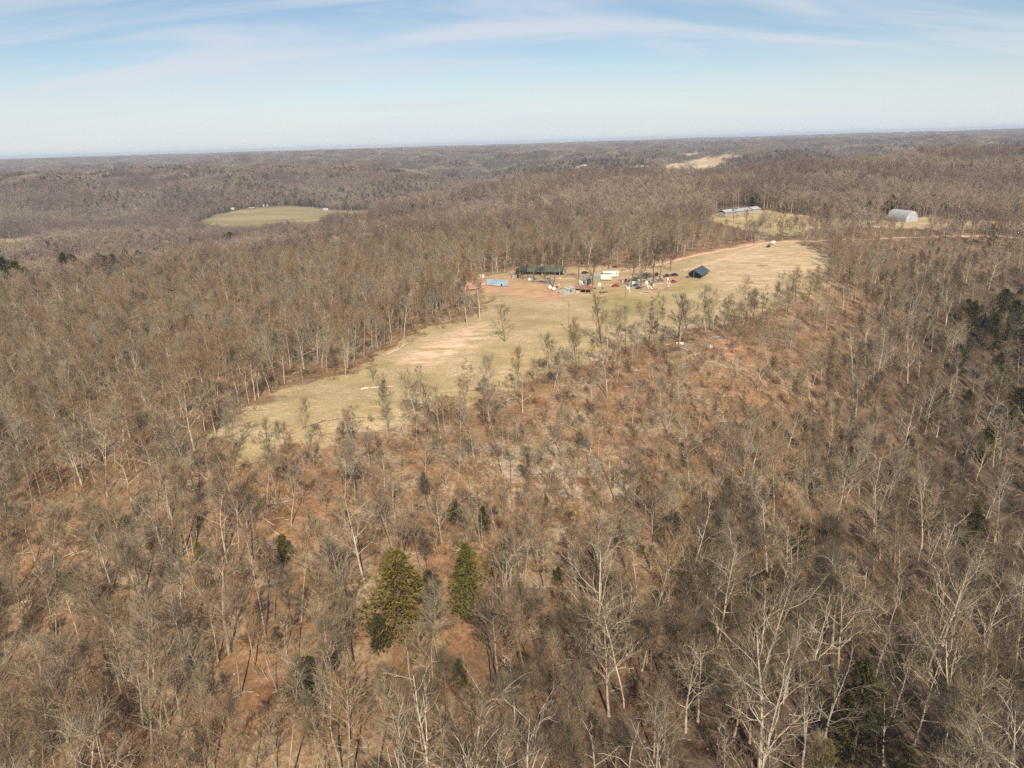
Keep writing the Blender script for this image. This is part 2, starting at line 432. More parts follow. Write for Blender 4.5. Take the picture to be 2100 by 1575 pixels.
# dirt roads laid over the ground
rd = NT('road_dirt', 0.95)
rd.color(rd.ramp(rd.noise(0.4, 5, 0.65), [(0.3, (0.48, 0.31, 0.20)), (0.55, (0.64, 0.46, 0.33)), (0.75, (0.76, 0.60, 0.46))]))
def road(name, P, width, z=0.14):
    pts = []
    for a, b in zip(P[:-1], P[1:]):
        n = max(2, int(np.hypot(*(b - a)) / 2.5))
        pts += [a + (b - a) * k / n for k in range(n)]
    pts.append(P[-1]); pts = np.array(pts)
    for _ in range(6):
        pts[1:-1] = (pts[:-2] + pts[1:-1] * 2 + pts[2:]) / 4
    d = np.gradient(pts, axis=0); d /= np.linalg.norm(d, axis=1)[:, None]
    nrm = np.stack([-d[:, 1], d[:, 0]], 1)
    rs = np.random.RandomState(5)
    V = []; cols = 5
    for k, (p, n) in enumerate(zip(pts, nrm)):
        w = width / 2 * (1 + 0.25 * (rs.rand() - .5))
        for c in range(cols):
            q = p + n * w * (c / (cols - 1) * 2 - 1)
            V.append((q[0], q[1], 0))
    V = np.array(V); V[:, 2] = hgt(V[:, 0], V[:, 1]) + z
    V[0::cols, 2] -= z * 1.6; V[cols - 1::cols, 2] -= z * 1.6
    F = [(k * cols + c, k * cols + c + 1, (k + 1) * cols + c + 1, (k + 1) * cols + c) for k in range(len(pts) - 1) for c in range(cols - 1)]
    o = mesh_obj(name, V.tolist(), F, rd.m, smooth=True)
    o['kind'] = 'structure'
road('dirt_road', *ROADS['main'])
road('yard_lane', *ROADS['yard'])
_rp, _ = ROADS['rut']
road('wheel_track', _rp, 1.1)
_d = np.gradient(_rp, axis=0); _d /= np.linalg.norm(_d, axis=1)[:, None]
road('wheel_track', _rp + np.stack([-_d[:, 1], _d[:, 0]], 1) * 2.3, 0.9)

# ------------------------------------------------------------------ bare trees
def bark_material(name, dark, light, var=0.35):
    g = NT(name, 0.9)
    oi = g.n('ShaderNodeObjectInfo')
    n = g.noise(1.6, 4, 0.7, stretch=(1, 1, 0.35))
    c = g.mix(g.rng(n, 0.3, 0.7), dark, light)
    hs = g.n('ShaderNodeHueSaturation')
    g.l(c, hs.inputs['Color'])
    g.l(g.rng(oi.outputs['Random'], 0, 1, 1 - var, 1 + var), hs.inputs['Value'])
    rr = g.math('FRACT', g.math('MULTIPLY', oi.outputs['Random'], 7.31), 0)
    g.l(g.rng(rr, 0, 1, 0.82, 1.08), hs.inputs['Saturation'])
    g.color(hs.outputs[0])
    return g.m
BARK = bark_material('bark_grey_brown', (0.25, 0.19, 0.125), (0.52, 0.415, 0.29), 0.25)
BARKP = bark_material('bark_pale', (0.36, 0.30, 0.22), (0.62, 0.53, 0.41), 0.2)
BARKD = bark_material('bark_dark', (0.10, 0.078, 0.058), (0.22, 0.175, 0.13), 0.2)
TWIG = bark_material('twig_brown', (0.20, 0.132, 0.074), (0.315, 0.215, 0.125), 0.2)
TWIGO = bark_material('twig_olive', (0.165, 0.132, 0.082), (0.27, 0.222, 0.142), 0.2)
TWIGG = bark_material('twig_grey', (0.20, 0.165, 0.105), (0.33, 0.275, 0.18), 0.15)
TWIGF = bark_material('twig_far', (0.16, 0.112, 0.088), (0.25, 0.18, 0.14), 0.25)  # self-shadow of distant crowns put into the twig colour
TWIGL = bark_material('twig_far_light', (0.25, 0.19, 0.14), (0.37, 0.29, 0.215), 0.2)
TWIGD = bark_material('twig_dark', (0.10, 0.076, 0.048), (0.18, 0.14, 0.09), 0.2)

def rot_about(v, axis, a):
    return Matrix.Rotation(a, 3, axis) @ v
def perp(v):
    a = v.cross(Vector((0, 0, 1)))
    if a.length < 1e-3:
        a = Vector((1, 0, 0))
    return a.normalized()
class Shape:
    def __init__(s):
        s.v = []; s.f = []
    def tube(s, pts, rad, sides):
        base = len(s.v); n = len(pts)
        for i, p in enumerate(pts):
            t = (pts[min(i + 1, n - 1)] - pts[max(i - 1, 0)]).normalized()
            a = perp(t); b = t.cross(a)
            for k in range(sides):
                w = 2 * math.pi * k / sides
                q = p + (a * math.cos(w) + b * math.sin(w)) * rad[i]
                s.v.append((q.x, q.y, q.z))
        for i in range(n - 1):
            for k in range(sides):
                k2 = (k + 1) % sides
                s.f.append((base + i * sides + k, base + i * sides + k2, base + (i + 1) * sides + k2, base + (i + 1) * sides + k))
    def spike(s, p, d, L, w, rn):
        a = rot_about(perp(d), d, rn.uniform(0, math.pi)) * (w / 2)
        b = len(s.v); q = p + d * L
        s.v += [tuple(p - a), tuple(p + a), tuple(q)]
        s.f.append((b, b + 1, b + 2))
    def ribbon(s, p, q, w0, w1, rn):
        d = (q - p).normalized()
        a = rot_about(perp(d), d, rn.uniform(0, math.pi))
        b = len(s.v)
        s.v += [tuple(p - a * w0 / 2), tuple(p + a * w0 / 2), tuple(q + a * w1 / 2), tuple(q - a * w1 / 2)]
        s.f.append((b, b + 1, b + 2, b + 3))
def path(rn, p, d, L, n, crook, up=0.0):
    pts = [p.copy()]; d = d.normalized()
    for i in range(n):
        d = d + Vector((rn.gauss(0, crook), rn.gauss(0, crook), rn.gauss(0, crook * 0.7) + up))
        d.normalize()
        pts.append(pts[-1] + d * (L / n))
    return pts
def along(pts, t):
    f = t * (len(pts) - 1); i = min(int(f), len(pts) - 2); u = f - i
    return pts[i].lerp(pts[i + 1], u), (pts[i + 1] - pts[i]).normalized()
def side_dir(rn, d, ang):
    a = rot_about(perp(d), d, rn.uniform(0, 2 * math.pi))
    return (d * math.cos(ang) + a * math.sin(ang)).normalized()

def gen_tree(seed, H, r0, limbs=13, fork=0.42, ang=(35, 65), limbL=0.36, crook=0.16, br=6, sub=5, tw=8, twL=1.9, tww=0.032,
             leader=0.92, sides=6, lean=0.03, dead=False, up=0.05, split=False, fine=True):
    rn = random.Random(seed)
    T, C = Shape(), Shape()
    d0 = Vector((rn.gauss(0, lean), rn.gauss(0, lean), 1))
    nt = 9 if fine else 3
    lead = path(rn, Vector((0, 0, -0.6)), d0, H * leader, nt, crook * (0.28 if not split else 0.2), 0.03)
    rad = [r0 * (1.25 if i == 0 else 1) * (1 - 0.86 * (i / nt) ** 1.1) for i in range(nt + 1)]
    T.tube(lead, rad, sides)
    az = rn.uniform(0, 6.28)
    for k in range(limbs):
        t = fork + (0.97 - fork) * (k / max(1, limbs - 1)) ** (0.9 if not split else 1.6)
        p, d = along(lead, t)
        az += 2.4 + rn.uniform(-0.5, 0.5)
        a = R(rn.uniform(*ang)) * (1.1 - 0.45 * (t - fork) / (1 - fork))
        out = Vector((math.cos(az), math.sin(az), 0))
        ld = out * math.sin(a) + Vector((0, 0, 1)) * math.cos(a)
        L = H * limbL * rn.uniform(0.7, 1.15) * (1.0 - 0.55 * ((t - fork) / (1 - fork)) ** 1.3)
        rr = r0 * (1 - 0.8 * t) * rn.uniform(0.36, 0.62)
        ns = 6 if fine else 2
        lp = path(rn, p, ld, L, ns, crook, up)
        T.tube(lp, [max(0.03, rr * (1 - 0.85 * i / ns)) for i in range(ns + 1)], 4 if fine else 3)
        nb = br if not dead else max(2, br // 2)
        for j in range(nb):
            u = 0.25 + 0.75 * (j + rn.random()) / nb
            bp, bd = along(lp, min(u, 1))
            sd = side_dir(rn, bd, R(rn.uniform(25, 60)))
            sd = (sd + Vector((0, 0, 0.18))).normalized()
            BL = L * rn.uniform(0.32, 0.6) * (1.1 - 0.4 * u)
            br_ = max(0.03, rr * (1 - 0.8 * u) * 0.55)
            if fine:
                bpath = path(rn, bp, sd, BL, 3, crook * 1.2, 0.05)
                T.tube(bpath, [br_, br_ * .75, br_ * .5, br_ * .3], 3)
            else:
                bpath = [bp, bp + sd * BL]
                C.ribbon(bpath[0], bpath[1], tww * 1.3, tww * 0.7, rn)
            if dead:
                continue
            for q in range(sub):
                w = 0.2 + 0.8 * (q + rn.random()) / sub
                cp, cd = along(bpath, min(w, 1))
                cd = side_dir(rn, cd, R(rn.uniform(15, 55)))
                cd = (cd + Vector((0, 0, 0.22))).normalized()
                CL = max(0.8, BL * rn.uniform(0.3, 0.55))
                if fine:
                    C.ribbon(cp, cp + cd * CL, 0.06, 0.03, rn)
                for _ in range(tw):
                    e = cp + cd * CL * rn.random()
                    td = side_dir(rn, cd, R(rn.uniform(6, 38)))
                    td = (td + Vector((0, 0, 0.25))).normalized()
                    C.spike(e, td, twL * rn.uniform(0.5, 1.3), tww * rn.uniform(0.7, 1.3), rn)
    return T, C
def to_mesh(name, shapes_mats, smooth=True):
    me = bpy.data.meshes.new(name)
    V = []; F = []; MI = []
    for k, (s, m) in enumerate(shapes_mats):
        o = len(V); V += s.v; F += [tuple(i + o for i in f) for f in s.f]; MI += [k] * len(s.f)
        me.materials.append(m)
    me.from_pydata(V, [], F)
    me.polygons.foreach_set('material_index', MI)
    if smooth:
        me.shade_smooth()
    me.update()
    return me

FORMS = []          # (kind name, height, trunk mesh, crown mesh, joined mesh)
def add_form(kind, H, r0, seed, bark, twig, **k):
    T, C = gen_tree(seed, H, r0, **k)
    FORMS.append((kind, H, to_mesh(kind + '_trunk', [(T, bark)]), to_mesh(kind + '_crown', [(C, twig)]), to_mesh(kind, [(T, bark), (C, twig)])))
OAK = dict(limbs=12, fork=0.45, ang=(40, 72), limbL=0.34, crook=0.24, br=6, sub=5, tw=3)
SLIM = dict(limbs=15, fork=0.5, ang=(28, 58), limbL=0.20, crook=0.15, br=5, sub=4, tw=4, leader=0.96)
SYC = dict(limbs=11, fork=0.36, ang=(28, 58), limbL=0.42, crook=0.2, br=6, sub=5, tw=2, leader=0.86, split=True)
add_form('spreading_oak_tree', 19, 0.25, 11, BARK, TWIG, **OAK)
add_form('spreading_oak_tree', 21, 0.28, 12, BARK, TWIGG, **{**OAK, 'fork': 0.5})
add_form('spreading_oak_tree', 18, 0.24, 13, BARK, TWIG, **{**OAK, 'lean': 0.09})
add_form('slender_bare_tree', 22, 0.17, 21, BARK, TWIG, **SLIM)
add_form('slender_bare_tree', 19, 0.14, 22, BARK, TWIGO, **{**SLIM, 'fork': 0.6, 'limbs': 11})
add_form('slender_bare_tree', 24, 0.19, 23, BARK, TWIG, **{**SLIM, 'lean': 0.07})
add_form('slender_bare_tree', 18, 0.13, 24, BARKP, TWIG, **{**SLIM, 'lean': 0.05, 'fork': 0.62, 'limbs': 10})
add_form('slender_bare_tree', 21, 0.16, 25, BARKP, TWIGG, **{**SLIM, 'fork': 0.42, 'limbL': 0.28, 'crook': 0.22})
add_form('slender_bare_tree', 20, 0.15, 26, BARK, TWIGO, **{**SLIM, 'fork': 0.35, 'limbL': 0.2, 'limbs': 18})
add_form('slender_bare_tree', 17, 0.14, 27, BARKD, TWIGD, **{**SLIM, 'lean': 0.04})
add_form('pale_limbed_tree', 22, 0.30, 31, BARKP, TWIGD, **SYC)  # twigs of the pale forms darkened to stand in for ravine shade
add_form('pale_limbed_tree', 20, 0.26, 32, BARKP, TWIGO, **{**SYC, 'lean': 0.08})
add_form('pale_limbed_tree', 23, 0.30, 33, BARKP, TWIGO, **{**SYC, 'limbs': 12})
add_form('dead_tree', 15, 0.24, 41, BARKP, BARKP, limbs=8, fork=0.4, ang=(30, 70), limbL=0.33, crook=0.28, br=4, dead=True, leader=0.9)
add_form('dead_tree', 13, 0.20, 42, BARKP, BARKP, limbs=6, fork=0.5, ang=(35, 80), limbL=0.3, crook=0.3, br=4, dead=True, leader=0.95, lean=0.1)
N_BIG = len(FORMS)
add_form('young_bare_tree', 10, 0.085, 51, BARK, TWIG, limbs=11, fork=0.3, ang=(25, 55), limbL=0.33, br=4, sub=4, tw=3, twL=1.0, sides=4)
add_form('young_bare_tree', 8, 0.07, 52, BARK, TWIGG, limbs=10, fork=0.25, ang=(25, 60), limbL=0.36, br=4, sub=4, tw=3, twL=0.9, sides=4, lean=0.12)
add_form('young_bare_tree', 12, 0.10, 53, BARKP, TWIG, limbs=11, fork=0.4, ang=(25, 50), limbL=0.28, br=4, sub=4, tw=3, twL=1.0, sides=4)
BRUSH = []
for s in range(3):
    rn = random.Random(70 + s); C = Shape()
    for k in range(14):
        d = Vector((rn.gauss(0, .5), rn.gauss(0, .5), 1)).normalized(); L = rn.uniform(1.2, 3.2)
        p0 = Vector((rn.gauss(0, .7), rn.gauss(0, .7), -0.1)); p1 = p0 + d * L
        C.ribbon(p0, p1, 0.05, 0.02, rn)
        for q in range(16):
            C.spike(p0.lerp(p1, rn.uniform(.25, 1)), side_dir(rn, d, R(rn.uniform(15, 60))), rn.uniform(.4, 1.1), 0.05, rn)
    BRUSH.append(to_mesh('brush', [(C, TWIG)]))
LOW = []
for s in range(7):
    bk = (BARK, TWIGL, BARK, TWIGL, BARKP, TWIGL, BARK)[s]
    T, C = gen_tree(200 + s, (19, 20, 17, 21, 22, 16, 18)[s], 0.26 if s != 4 else 0.42, limbs=(10, 9, 11, 9, 9, 10, 11)[s], fork=0.36, ang=(32, 66), limbL=0.36,
                    br=4, sub=3, tw=4, twL=1.9, tww=0.115 if s != 4 else .10, sides=3, fine=False, crook=0.2)
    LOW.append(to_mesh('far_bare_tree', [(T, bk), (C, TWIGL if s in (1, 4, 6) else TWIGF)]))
FARP = []
for s in range(4):
    rn = random.Random(300 + s); C = Shape(); TT = Shape()
    for k in range(80):
        x, y = rn.uniform(-33, 33), rn.uniform(-33, 33); Hh = rn.uniform(13, 21); rr = rn.uniform(2.5, 4.5)
        TT.ribbon(Vector((x, y, -4)), Vector((x, y, Hh * .7)), 0.5, 0.3, rn)
        for q in range(26):
            th = rn.uniform(0, 6.28); u = math.sqrt(rn.random()) * rr
            p = Vector((x + u * math.cos(th), y + u * math.sin(th), Hh * rn.uniform(0.45, 0.85)))
            d = Vector((math.cos(th) * .6, math.sin(th) * .6, 1)).normalized()
            C.spike(p, d, rn.uniform(2.5, 4.5), 0.75, rn)
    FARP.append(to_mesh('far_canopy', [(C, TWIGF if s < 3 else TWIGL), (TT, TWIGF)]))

# ------------------------------------------------------------------ cedars
def cedar_material(name, dark, light):
    g = NT(name, 0.85)
    oi = g.n('ShaderNodeObjectInfo')
    n = g.noise(0.9, 4, 0.6)
    c = g.mix(g.rng(n, 0.3, 0.7), dark, light)
    hs = g.n('ShaderNodeHueSaturation'); g.l(c, hs.inputs['Color'])
    g.l(g.rng(oi.outputs['Random'], 0, 1, 0.75, 1.2), hs.inputs['Value'])
    g.color(hs.outputs[0])
    return g.m
CED = cedar_material('cedar_foliage', (0.034, 0.035, 0.012), (0.095, 0.09, 0.03))
CEDO = cedar_material('cedar_foliage_olive', (0.062, 0.060, 0.016), (0.185, 0.165, 0.04))
CEDB = cedar_material('cedar_foliage_bronze', (0.08, 0.064, 0.019), (0.235, 0.18, 0.052))
def gen_cedar(seed, H, Rm, n, leaf, prof='cone', sides=5):
    rn = random.Random(seed); T, C = Shape(), Shape()
    T.tube([Vector((0, 0, -.5)), Vector((0, 0, H * .5)), Vector((0, 0, H * .97))], [Rm * .07, Rm * .05, .02], sides)
    ph = rn.uniform(0, 6); lob = [rn.uniform(.45, 1.3) for _ in range(9)]
    for k in range(n):
        t = rn.random() ** 0.8
        az = rn.uniform(0, 6.283)
        if prof == 'cone':
            w = (1 - t) ** 0.62 * (0.55 + 0.45 * min(1, t * 6))
        elif prof == 'column':
            w = (1 - t ** 3.4) * (0.6 + 0.4 * min(1, t * 5))
        else:
            w = math.sqrt(max(0.02, 1 - (2 * t - 0.9) ** 2)) * 0.9
        lb = lob[int((az / 6.283 * 9)) % 9] * (0.8 + 0.38 * math.sin(t * 17 + az * 3 + ph + 2 * math.sin(az * 2 + t * 7)))
        u = (1 - rn.random() ** 2.2 * 0.75) * (1.35 if rn.random() < .08 else 1)
        rr = Rm * w * lb * u
        p = Vector((rr * math.cos(az), rr * math.sin(az), H * (0.03 + 0.95 * t) - rr * 0.12))
        d = Vector((math.cos(az), math.sin(az), rn.uniform(-0.2, 0.9))).normalized()
        for _ in range(3):
            C.spike(p, (d + Vector((rn.gauss(0, .5), rn.gauss(0, .5), rn.gauss(0, .4)))).normalized(), leaf * rn.uniform(.6, 1.7), leaf * 0.34, rn)
    return T, C
CEDARS = {}
for key, args, mat in (('cone', (401, 10, 3.0, 1500, 0.42, 'cone'), CED), ('column', (402, 12, 2.7, 1900, 0.42, 'column'), CEDO), ('broad', (403, 11, 3.9, 2200, 0.5, 'cone'), CEDB),
                       ('bush', (404, 6, 2.4, 1000, 0.4, 'round'), CED), ('small', (405, 6, 1.7, 700, 0.36, 'cone'), CEDO)):
    T, C = gen_cedar(*args)
    CEDARS[key] = (args[1], to_mesh('cedar_trunk', [(T, BARKD)]), to_mesh('cedar_crown', [(C, mat)], False))
CEDLOW = []
for s in range(3):
    T, C = gen_cedar(420 + s, 9 + s, 2.6, 90, 1.3, ('cone', 'column', 'round')[s], 3)
    CEDLOW.append(to_mesh('far_cedar', [(C, CED)], False))

# ------------------------------------------------------------------ spread the wood over the land
def instancer(name, meshes, P, rot, sc, vi, label):
    coll = bpy.data.collections.new(name + '_forms')
    for k, me in enumerate(meshes):
        o = bpy.data.objects.new('%s_form_%02d' % (name, k), me); coll.objects.link(o)
    me = bpy.data.meshes.new(name)
    me.from_pydata(P.tolist(), [], [])
    a = me.attributes.new('rot', 'FLOAT_VECTOR', 'POINT'); a.data.foreach_set('vector', rot.astype(np.float32).ravel())
    a = me.attributes.new('size', 'FLOAT_VECTOR', 'POINT'); a.data.foreach_set('vector', sc.astype(np.float32).ravel())
    a = me.attributes.new('form', 'INT', 'POINT'); a.data.foreach_set('value', vi.astype(np.int32))
    o = bpy.data.objects.new(name, me); COL.objects.link(o)
    tag(o, label, kind='stuff')
    ng = bpy.data.node_groups.new(name, 'GeometryNodeTree')
    ng.interface.new_socket('Geometry', in_out='INPUT', socket_type='NodeSocketGeometry')
    ng.interface.new_socket('Geometry', in_out='OUTPUT', socket_type='NodeSocketGeometry')
    N = ng.nodes
    gi = N.new('NodeGroupInput'); go = N.new('NodeGroupOutput')
    ci = N.new('GeometryNodeCollectionInfo'); ci.inputs['Collection'].default_value = coll
    ci.inputs['Separate Children'].default_value = True; ci.inputs['Reset Children'].default_value = True
    ip = N.new('GeometryNodeInstanceOnPoints'); ip.inputs['Pick Instance'].default_value = True
    def na(nm, ty):
        n = N.new('GeometryNodeInputNamedAttribute'); n.data_type = ty; n.inputs['Name'].default_value = nm
        return n.outputs['Attribute']
    L = ng.links.new
    L(gi.outputs[0], ip.inputs['Points']); L(ci.outputs[0], ip.inputs['Instance'])
    L(na('form', 'INT'), ip.inputs['Instance Index']); L(na('rot', 'FLOAT_VECTOR'), ip.inputs['Rotation']); L(na('size', 'FLOAT_VECTOR'), ip.inputs['Scale'])
    L(ip.outputs[0], go.inputs[0])
    md = o.modifiers.new('spread', 'NODES'); md.node_group = ng
    return o

def clearings(x, y, pad=0.0):
    """True where trees may stand"""
    ok = np.ones(x.shape, bool)
    r = np.hypot(x, y)
    for P in (MEADOW, CLEAR, HAY, STRIP, FF1, FF2, FF3):
        ok &= ~inside(P, x, y)
    s = r < 1200
    d = np.full(x.shape, 99.); d[s] = segdist(ROADS['main'][0], x[s], y[s], False)
    return ok & (d > 4)
def jgrid(rs, cell, r0, r1, amax):
    n = int(r1 / cell) + 2
    gx, gy = np.meshgrid(np.arange(-n, n), np.arange(-2, n))
    x = (gx.ravel() + rs.rand(gx.size)) * cell; y = (gy.ravel() + rs.rand(gx.size)) * cell
    r = np.hypot(x, y); a = np.degrees(np.abs(np.arctan2(x, y)))
    k = (r > r0) & (r < r1) & (a < amax)
    return x[k], y[k]
def to_px(x, y, z):
    d = np.stack([x, y, z - CAM_Z], -1)
    dep = d @ np.array(_f)
    return 1050 + FPX * (d @ np.array(_r2)) / dep, 787.5 - FPX * (d @ np.array(_u2)) / dep, dep

rs = np.random.RandomState(7)
# pixel bases of trees and cedars that are placed one by one further down; nothing else grows on top of the farm
x, y = jgrid(rs, 5.3, 45, 640, 50)
dens = 0.15 + 1.25 * fbm(x / 38, y / 38, 51, 3)
glade = sdist(GLADE, x, y)
dens = np.where(glade > 0, dens * 0.7, dens) * 1.1
thin = sstep(-14, 22, sdist(THIN, x, y))
edge_ = np.where(y < 470 + 0.0 * x, (1 - sstep(6 + 20 * sstep(20, 110, x), 34 + 28 * sstep(20, 110, x), -sdist(MEADOW, x, y))) * thin, 0)
dens = dens * (1 - 0.62 * edge_)
dens = dens * (1 - 0.18 * thin) * (1.12 - 0.16 * (1 - sstep(60, 150, x + 40)) * (1 - sstep(240, 330, np.hypot(x, y))))
rav = np.array([(60, 60), (150, 130), (215, 250), (275, 345), (350, 430), (440, 470)], float)
dens = dens * (1 - 0.42 * (1 - sstep(40, 110, segdist(rav, x, y, False))))
CED_BIG = [at(*p) for p in ((822, 1296), (962, 1272), (884, 1244), (583, 1152), (1748, 1556))]
for c_ in CED_BIG:
    cd_ = np.array((c_.x, c_.y)); td_ = -cd_ / np.linalg.norm(cd_)
    dens = np.where(segdist(np.array([cd_, cd_ + td_ * 14]), x, y, False) < 4.4, 0, dens)
for c_ in (at(1850, 452), at(1510, 438), at(1535, 433)):
    cd_ = np.array((c_.x, c_.y)); td_ = -cd_ / np.linalg.norm(cd_)
    dens = np.where(segdist(np.array([cd_, cd_ + td_ * 95]), x, y, False) < 17, dens * .12, dens)
keep = clearings(x, y) & (rs.rand(len(x)) < dens)
x, y = x[keep], y[keep]; thin = thin[keep]
z = hgt(x, y)
# kinds: oaks on the slopes, pale trees along the ravine
rav = np.array([(60, 60), (150, 130), (215, 250), (275, 345), (350, 430), (440, 470)], float)
drv = segdist(rav, x, y, False)
u = rs.rand(len(x))
ppale = np.where(drv < 85, 0.34, 0.09)
kind = np.where(u < ppale, 2, np.where(u < ppale + 0.035, 3, np.where(u < ppale + 0.035 + 0.22, 0, 1)))
v = rs.randint(0, 1000, len(x))
form = np.choose(kind, [v % 3, 3 + v % 7, 10 + v % 3, 13 + v % 2])
small = rs.rand(len(x)) < 0.22 + 0.28 * thin
kind = np.where((thin > .4) & (kind == 0) & (rs.rand(len(x)) < .6), 1, kind)
form = np.choose(kind, [v % 3, 3 + v % 7, 10 + v % 3, 13 + v % 2])
form = np.where(small & (kind != 3), 15 + v % 3, form)
form = np.where((drv < 95) & (kind < 2) & (form < 10) & (rs.rand(len(x)) < .7), 9, form)  # dark-barked form near the ravine paints its shade into the trees
scl = rs.uniform(0.68, 1.25, len(x)) * (1 - 0.26 * thin) * (0.84 + 0.26 * (1 - sstep(130, 280, np.hypot(x, y))))
scl = scl * np.where(drv < 80, 1.1, 1.0)
scl = scl * np.where(inside(LOWZ, x, y), .62, 1.0)
yaw = rs.uniform(0, 6.283, len(x))
HT = np.array([f[1] for f in FORMS])
# the largest in the picture become things of their own
pxb, pyb, dep = to_px(x, y, z)
tpx, tpy, _ = to_px(x, y, z + HT[form] * scl)
vis = (dep > 0) & (np.minimum(pyb, tpy) < 1560) & (tpx > 5) & (tpx < 2095) & (tpy < 1545)
size = np.where(vis, np.hypot(tpx - pxb, tpy - pyb), 0)
big = np.zeros(len(x), bool)
for kk, cap in (((0, 1, 2), 130), ((3, 4, 5, 6, 7, 8, 9), 240), ((10, 11, 12), 90), ((13, 14), 45), ((15, 16, 17), 90)):
    cand = np.where(np.isin(form, kk) & (size > 0))[0]
    big[cand[np.argsort(-size[cand])][:cap]] = True
FORM_WORDS = ['bare spreading tree with crooked brown limbs', 'bare spreading tree with high grey-brown crown', 'leaning bare spreading tree with crooked limbs',
              'tall slender brown bare tree', 'slender tree with small olive-grey crown', 'tall leaning slender bare tree', 'slender pale tree with small high crown',
              'slender pale tree with wavy limbs', 'slender tree with narrow olive-grey crown', 'slender dark-barked bare tree',
              'whitish bare tree with long upswept limbs', 'leaning whitish bare tree with long limbs', 'big whitish bare tree with many limbs',
              'dead bleached tree with broken twigless limbs', 'leaning dead bleached trunk with few limbs', 'young thin bare tree', 'small leaning young bare tree', 'young pale-barked bare tree']
def tree_label(i, k):
    px_, py_ = x[i], y[i]
    if min(math.hypot(px_ - c.x, py_ - c.y) for c in CED_BIG[:3]) < 24:
        zone = 'beside the big olive cedars'
    elif glade[i] > -4:
        zone = 'on the pale stony glade'
    elif drv[i] < 45:
        zone = 'in the dark ravine bottom'
    elif drv[i] < 80:
        zone = 'on the bank of the dark ravine'
    elif sdm_[i] > -28:
        zone = 'close to the meadow edge'
    elif px_ < -55:
        zone = 'in the wood off the meadow tip'
    else:
        zone = 'on the leafy slope below the meadow'
    return FORM_WORDS[form[i]] + ' ' + zone
GROUPS = {'spreading_oak_tree': 'bare spreading trees of the foreground wood', 'slender_bare_tree': 'slender bare trees of the foreground wood', 'pale_limbed_tree': 'pale limbed trees of the foreground wood',
          'dead_tree': 'dead trees of the foreground wood', 'young_bare_tree': 'young trees of the foreground wood'}
glade = sdist(GLADE, x, y); sdm_ = sdist(MEADOW, x, y)
def put_tree(name, label, group, trunk, crown, loc, yaw=0.0, s=1.0, tilt=(0, 0), cat='tree'):
    e = bpy.data.objects.new(name, None)
    e.empty_display_size = 0.5
    COL.objects.link(e)
    e.location = loc; e.rotation_euler = (tilt[0], tilt[1], yaw); e.scale = (s, s, s) if not isinstance(s, tuple) else s
    tag(e, label, cat, group)
    for nm, me in (('trunk', trunk), ('crown', crown)):
        o = bpy.data.objects.new(nm, me); COL.objects.link(o); o.parent = e
    return e
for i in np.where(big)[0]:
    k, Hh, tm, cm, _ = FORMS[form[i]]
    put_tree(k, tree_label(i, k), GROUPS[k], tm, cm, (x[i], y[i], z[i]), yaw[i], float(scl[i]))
rest = ~big
P = np.stack([x, y, z], 1)[rest]
rot = np.stack([rs.normal(0, .03, rest.sum()), rs.normal(0, .03, rest.sum()), yaw[rest]], 1)
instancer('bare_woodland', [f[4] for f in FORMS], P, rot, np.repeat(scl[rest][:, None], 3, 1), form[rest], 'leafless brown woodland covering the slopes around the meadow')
# brush under the trees
x, y = jgrid(rs, 4.2, 50, 420, 48)
sm_ = sdist(MEADOW, x, y); low_ = (y < 400) & (x + 260 > y - 190)
keep = (segdist(rav, x, y, False) > 50) & ((sm_ < -1) | ((sm_ < 7) & (rs.rand(len(x)) < .25))) & (rs.rand(len(x)) < 0.35 + 0.65 * sstep(.38, .6, fbm(x / 30, y / 30, 81, 3)))
x, y = x[keep], y[keep]
P = np.stack([x, y, hgt(x, y)], 1)
s_ = rs.uniform(.6, 1.5, len(x))
instancer('undergrowth', BRUSH, P, np.stack([x * 0, x * 0, rs.uniform(0, 6.28, len(x))], 1), np.repeat(s_[:, None], 3, 1), rs.randint(0, 3, len(x)), 'low twiggy brush growing on the wooded slopes')
STICKS = []
for s in range(3):
    rn = random.Random(90 + s); C = Shape()
    for k in range(5):
        a = rn.uniform(0, 6.28); p0 = Vector((rn.gauss(0, 2), rn.gauss(0, 2), .12)); L_ = rn.uniform(1.2, 5.5)
        pts = path(rn, p0, Vector((math.cos(a), math.sin(a), 0.02)), L_, 3, .16)
        C.tube(pts, [.09, .075, .06, .03], 4)
        for q in range(2):
            C.tube(path(rn, along(pts, rn.uniform(.4, .9))[0], side_dir(rn, pts[1] - pts[0], R(45)), L_ * .35, 2, .2), [.045, .035, .015], 3)
    STICKS.append(to_mesh('fallen_branches', [(C, BARKP)]))
x, y = jgrid(rs, 9.0, 50, 420, 48)
keep = (sdist(MEADOW, x, y) < -1) & (rs.rand(len(x)) < 0.6)
x, y = x[keep], y[keep]
e = 1.5
gx = (hgt(x + e, y) - hgt(x - e, y)) / (2 * e); gy = (hgt(x, y + e) - hgt(x, y - e)) / (2 * e)
instancer('fallen_branches', STICKS, np.stack([x, y, hgt(x, y)], 1), np.stack([np.arctan(gy), -np.arctan(gx), rs.uniform(0, .8, len(x))], 1), np.repeat(rs.uniform(.6, 1.3, len(x))[:, None], 3, 1), rs.randint(0, 3, len(x)), 'pale fallen branches lying on the leaf litter of the wood')
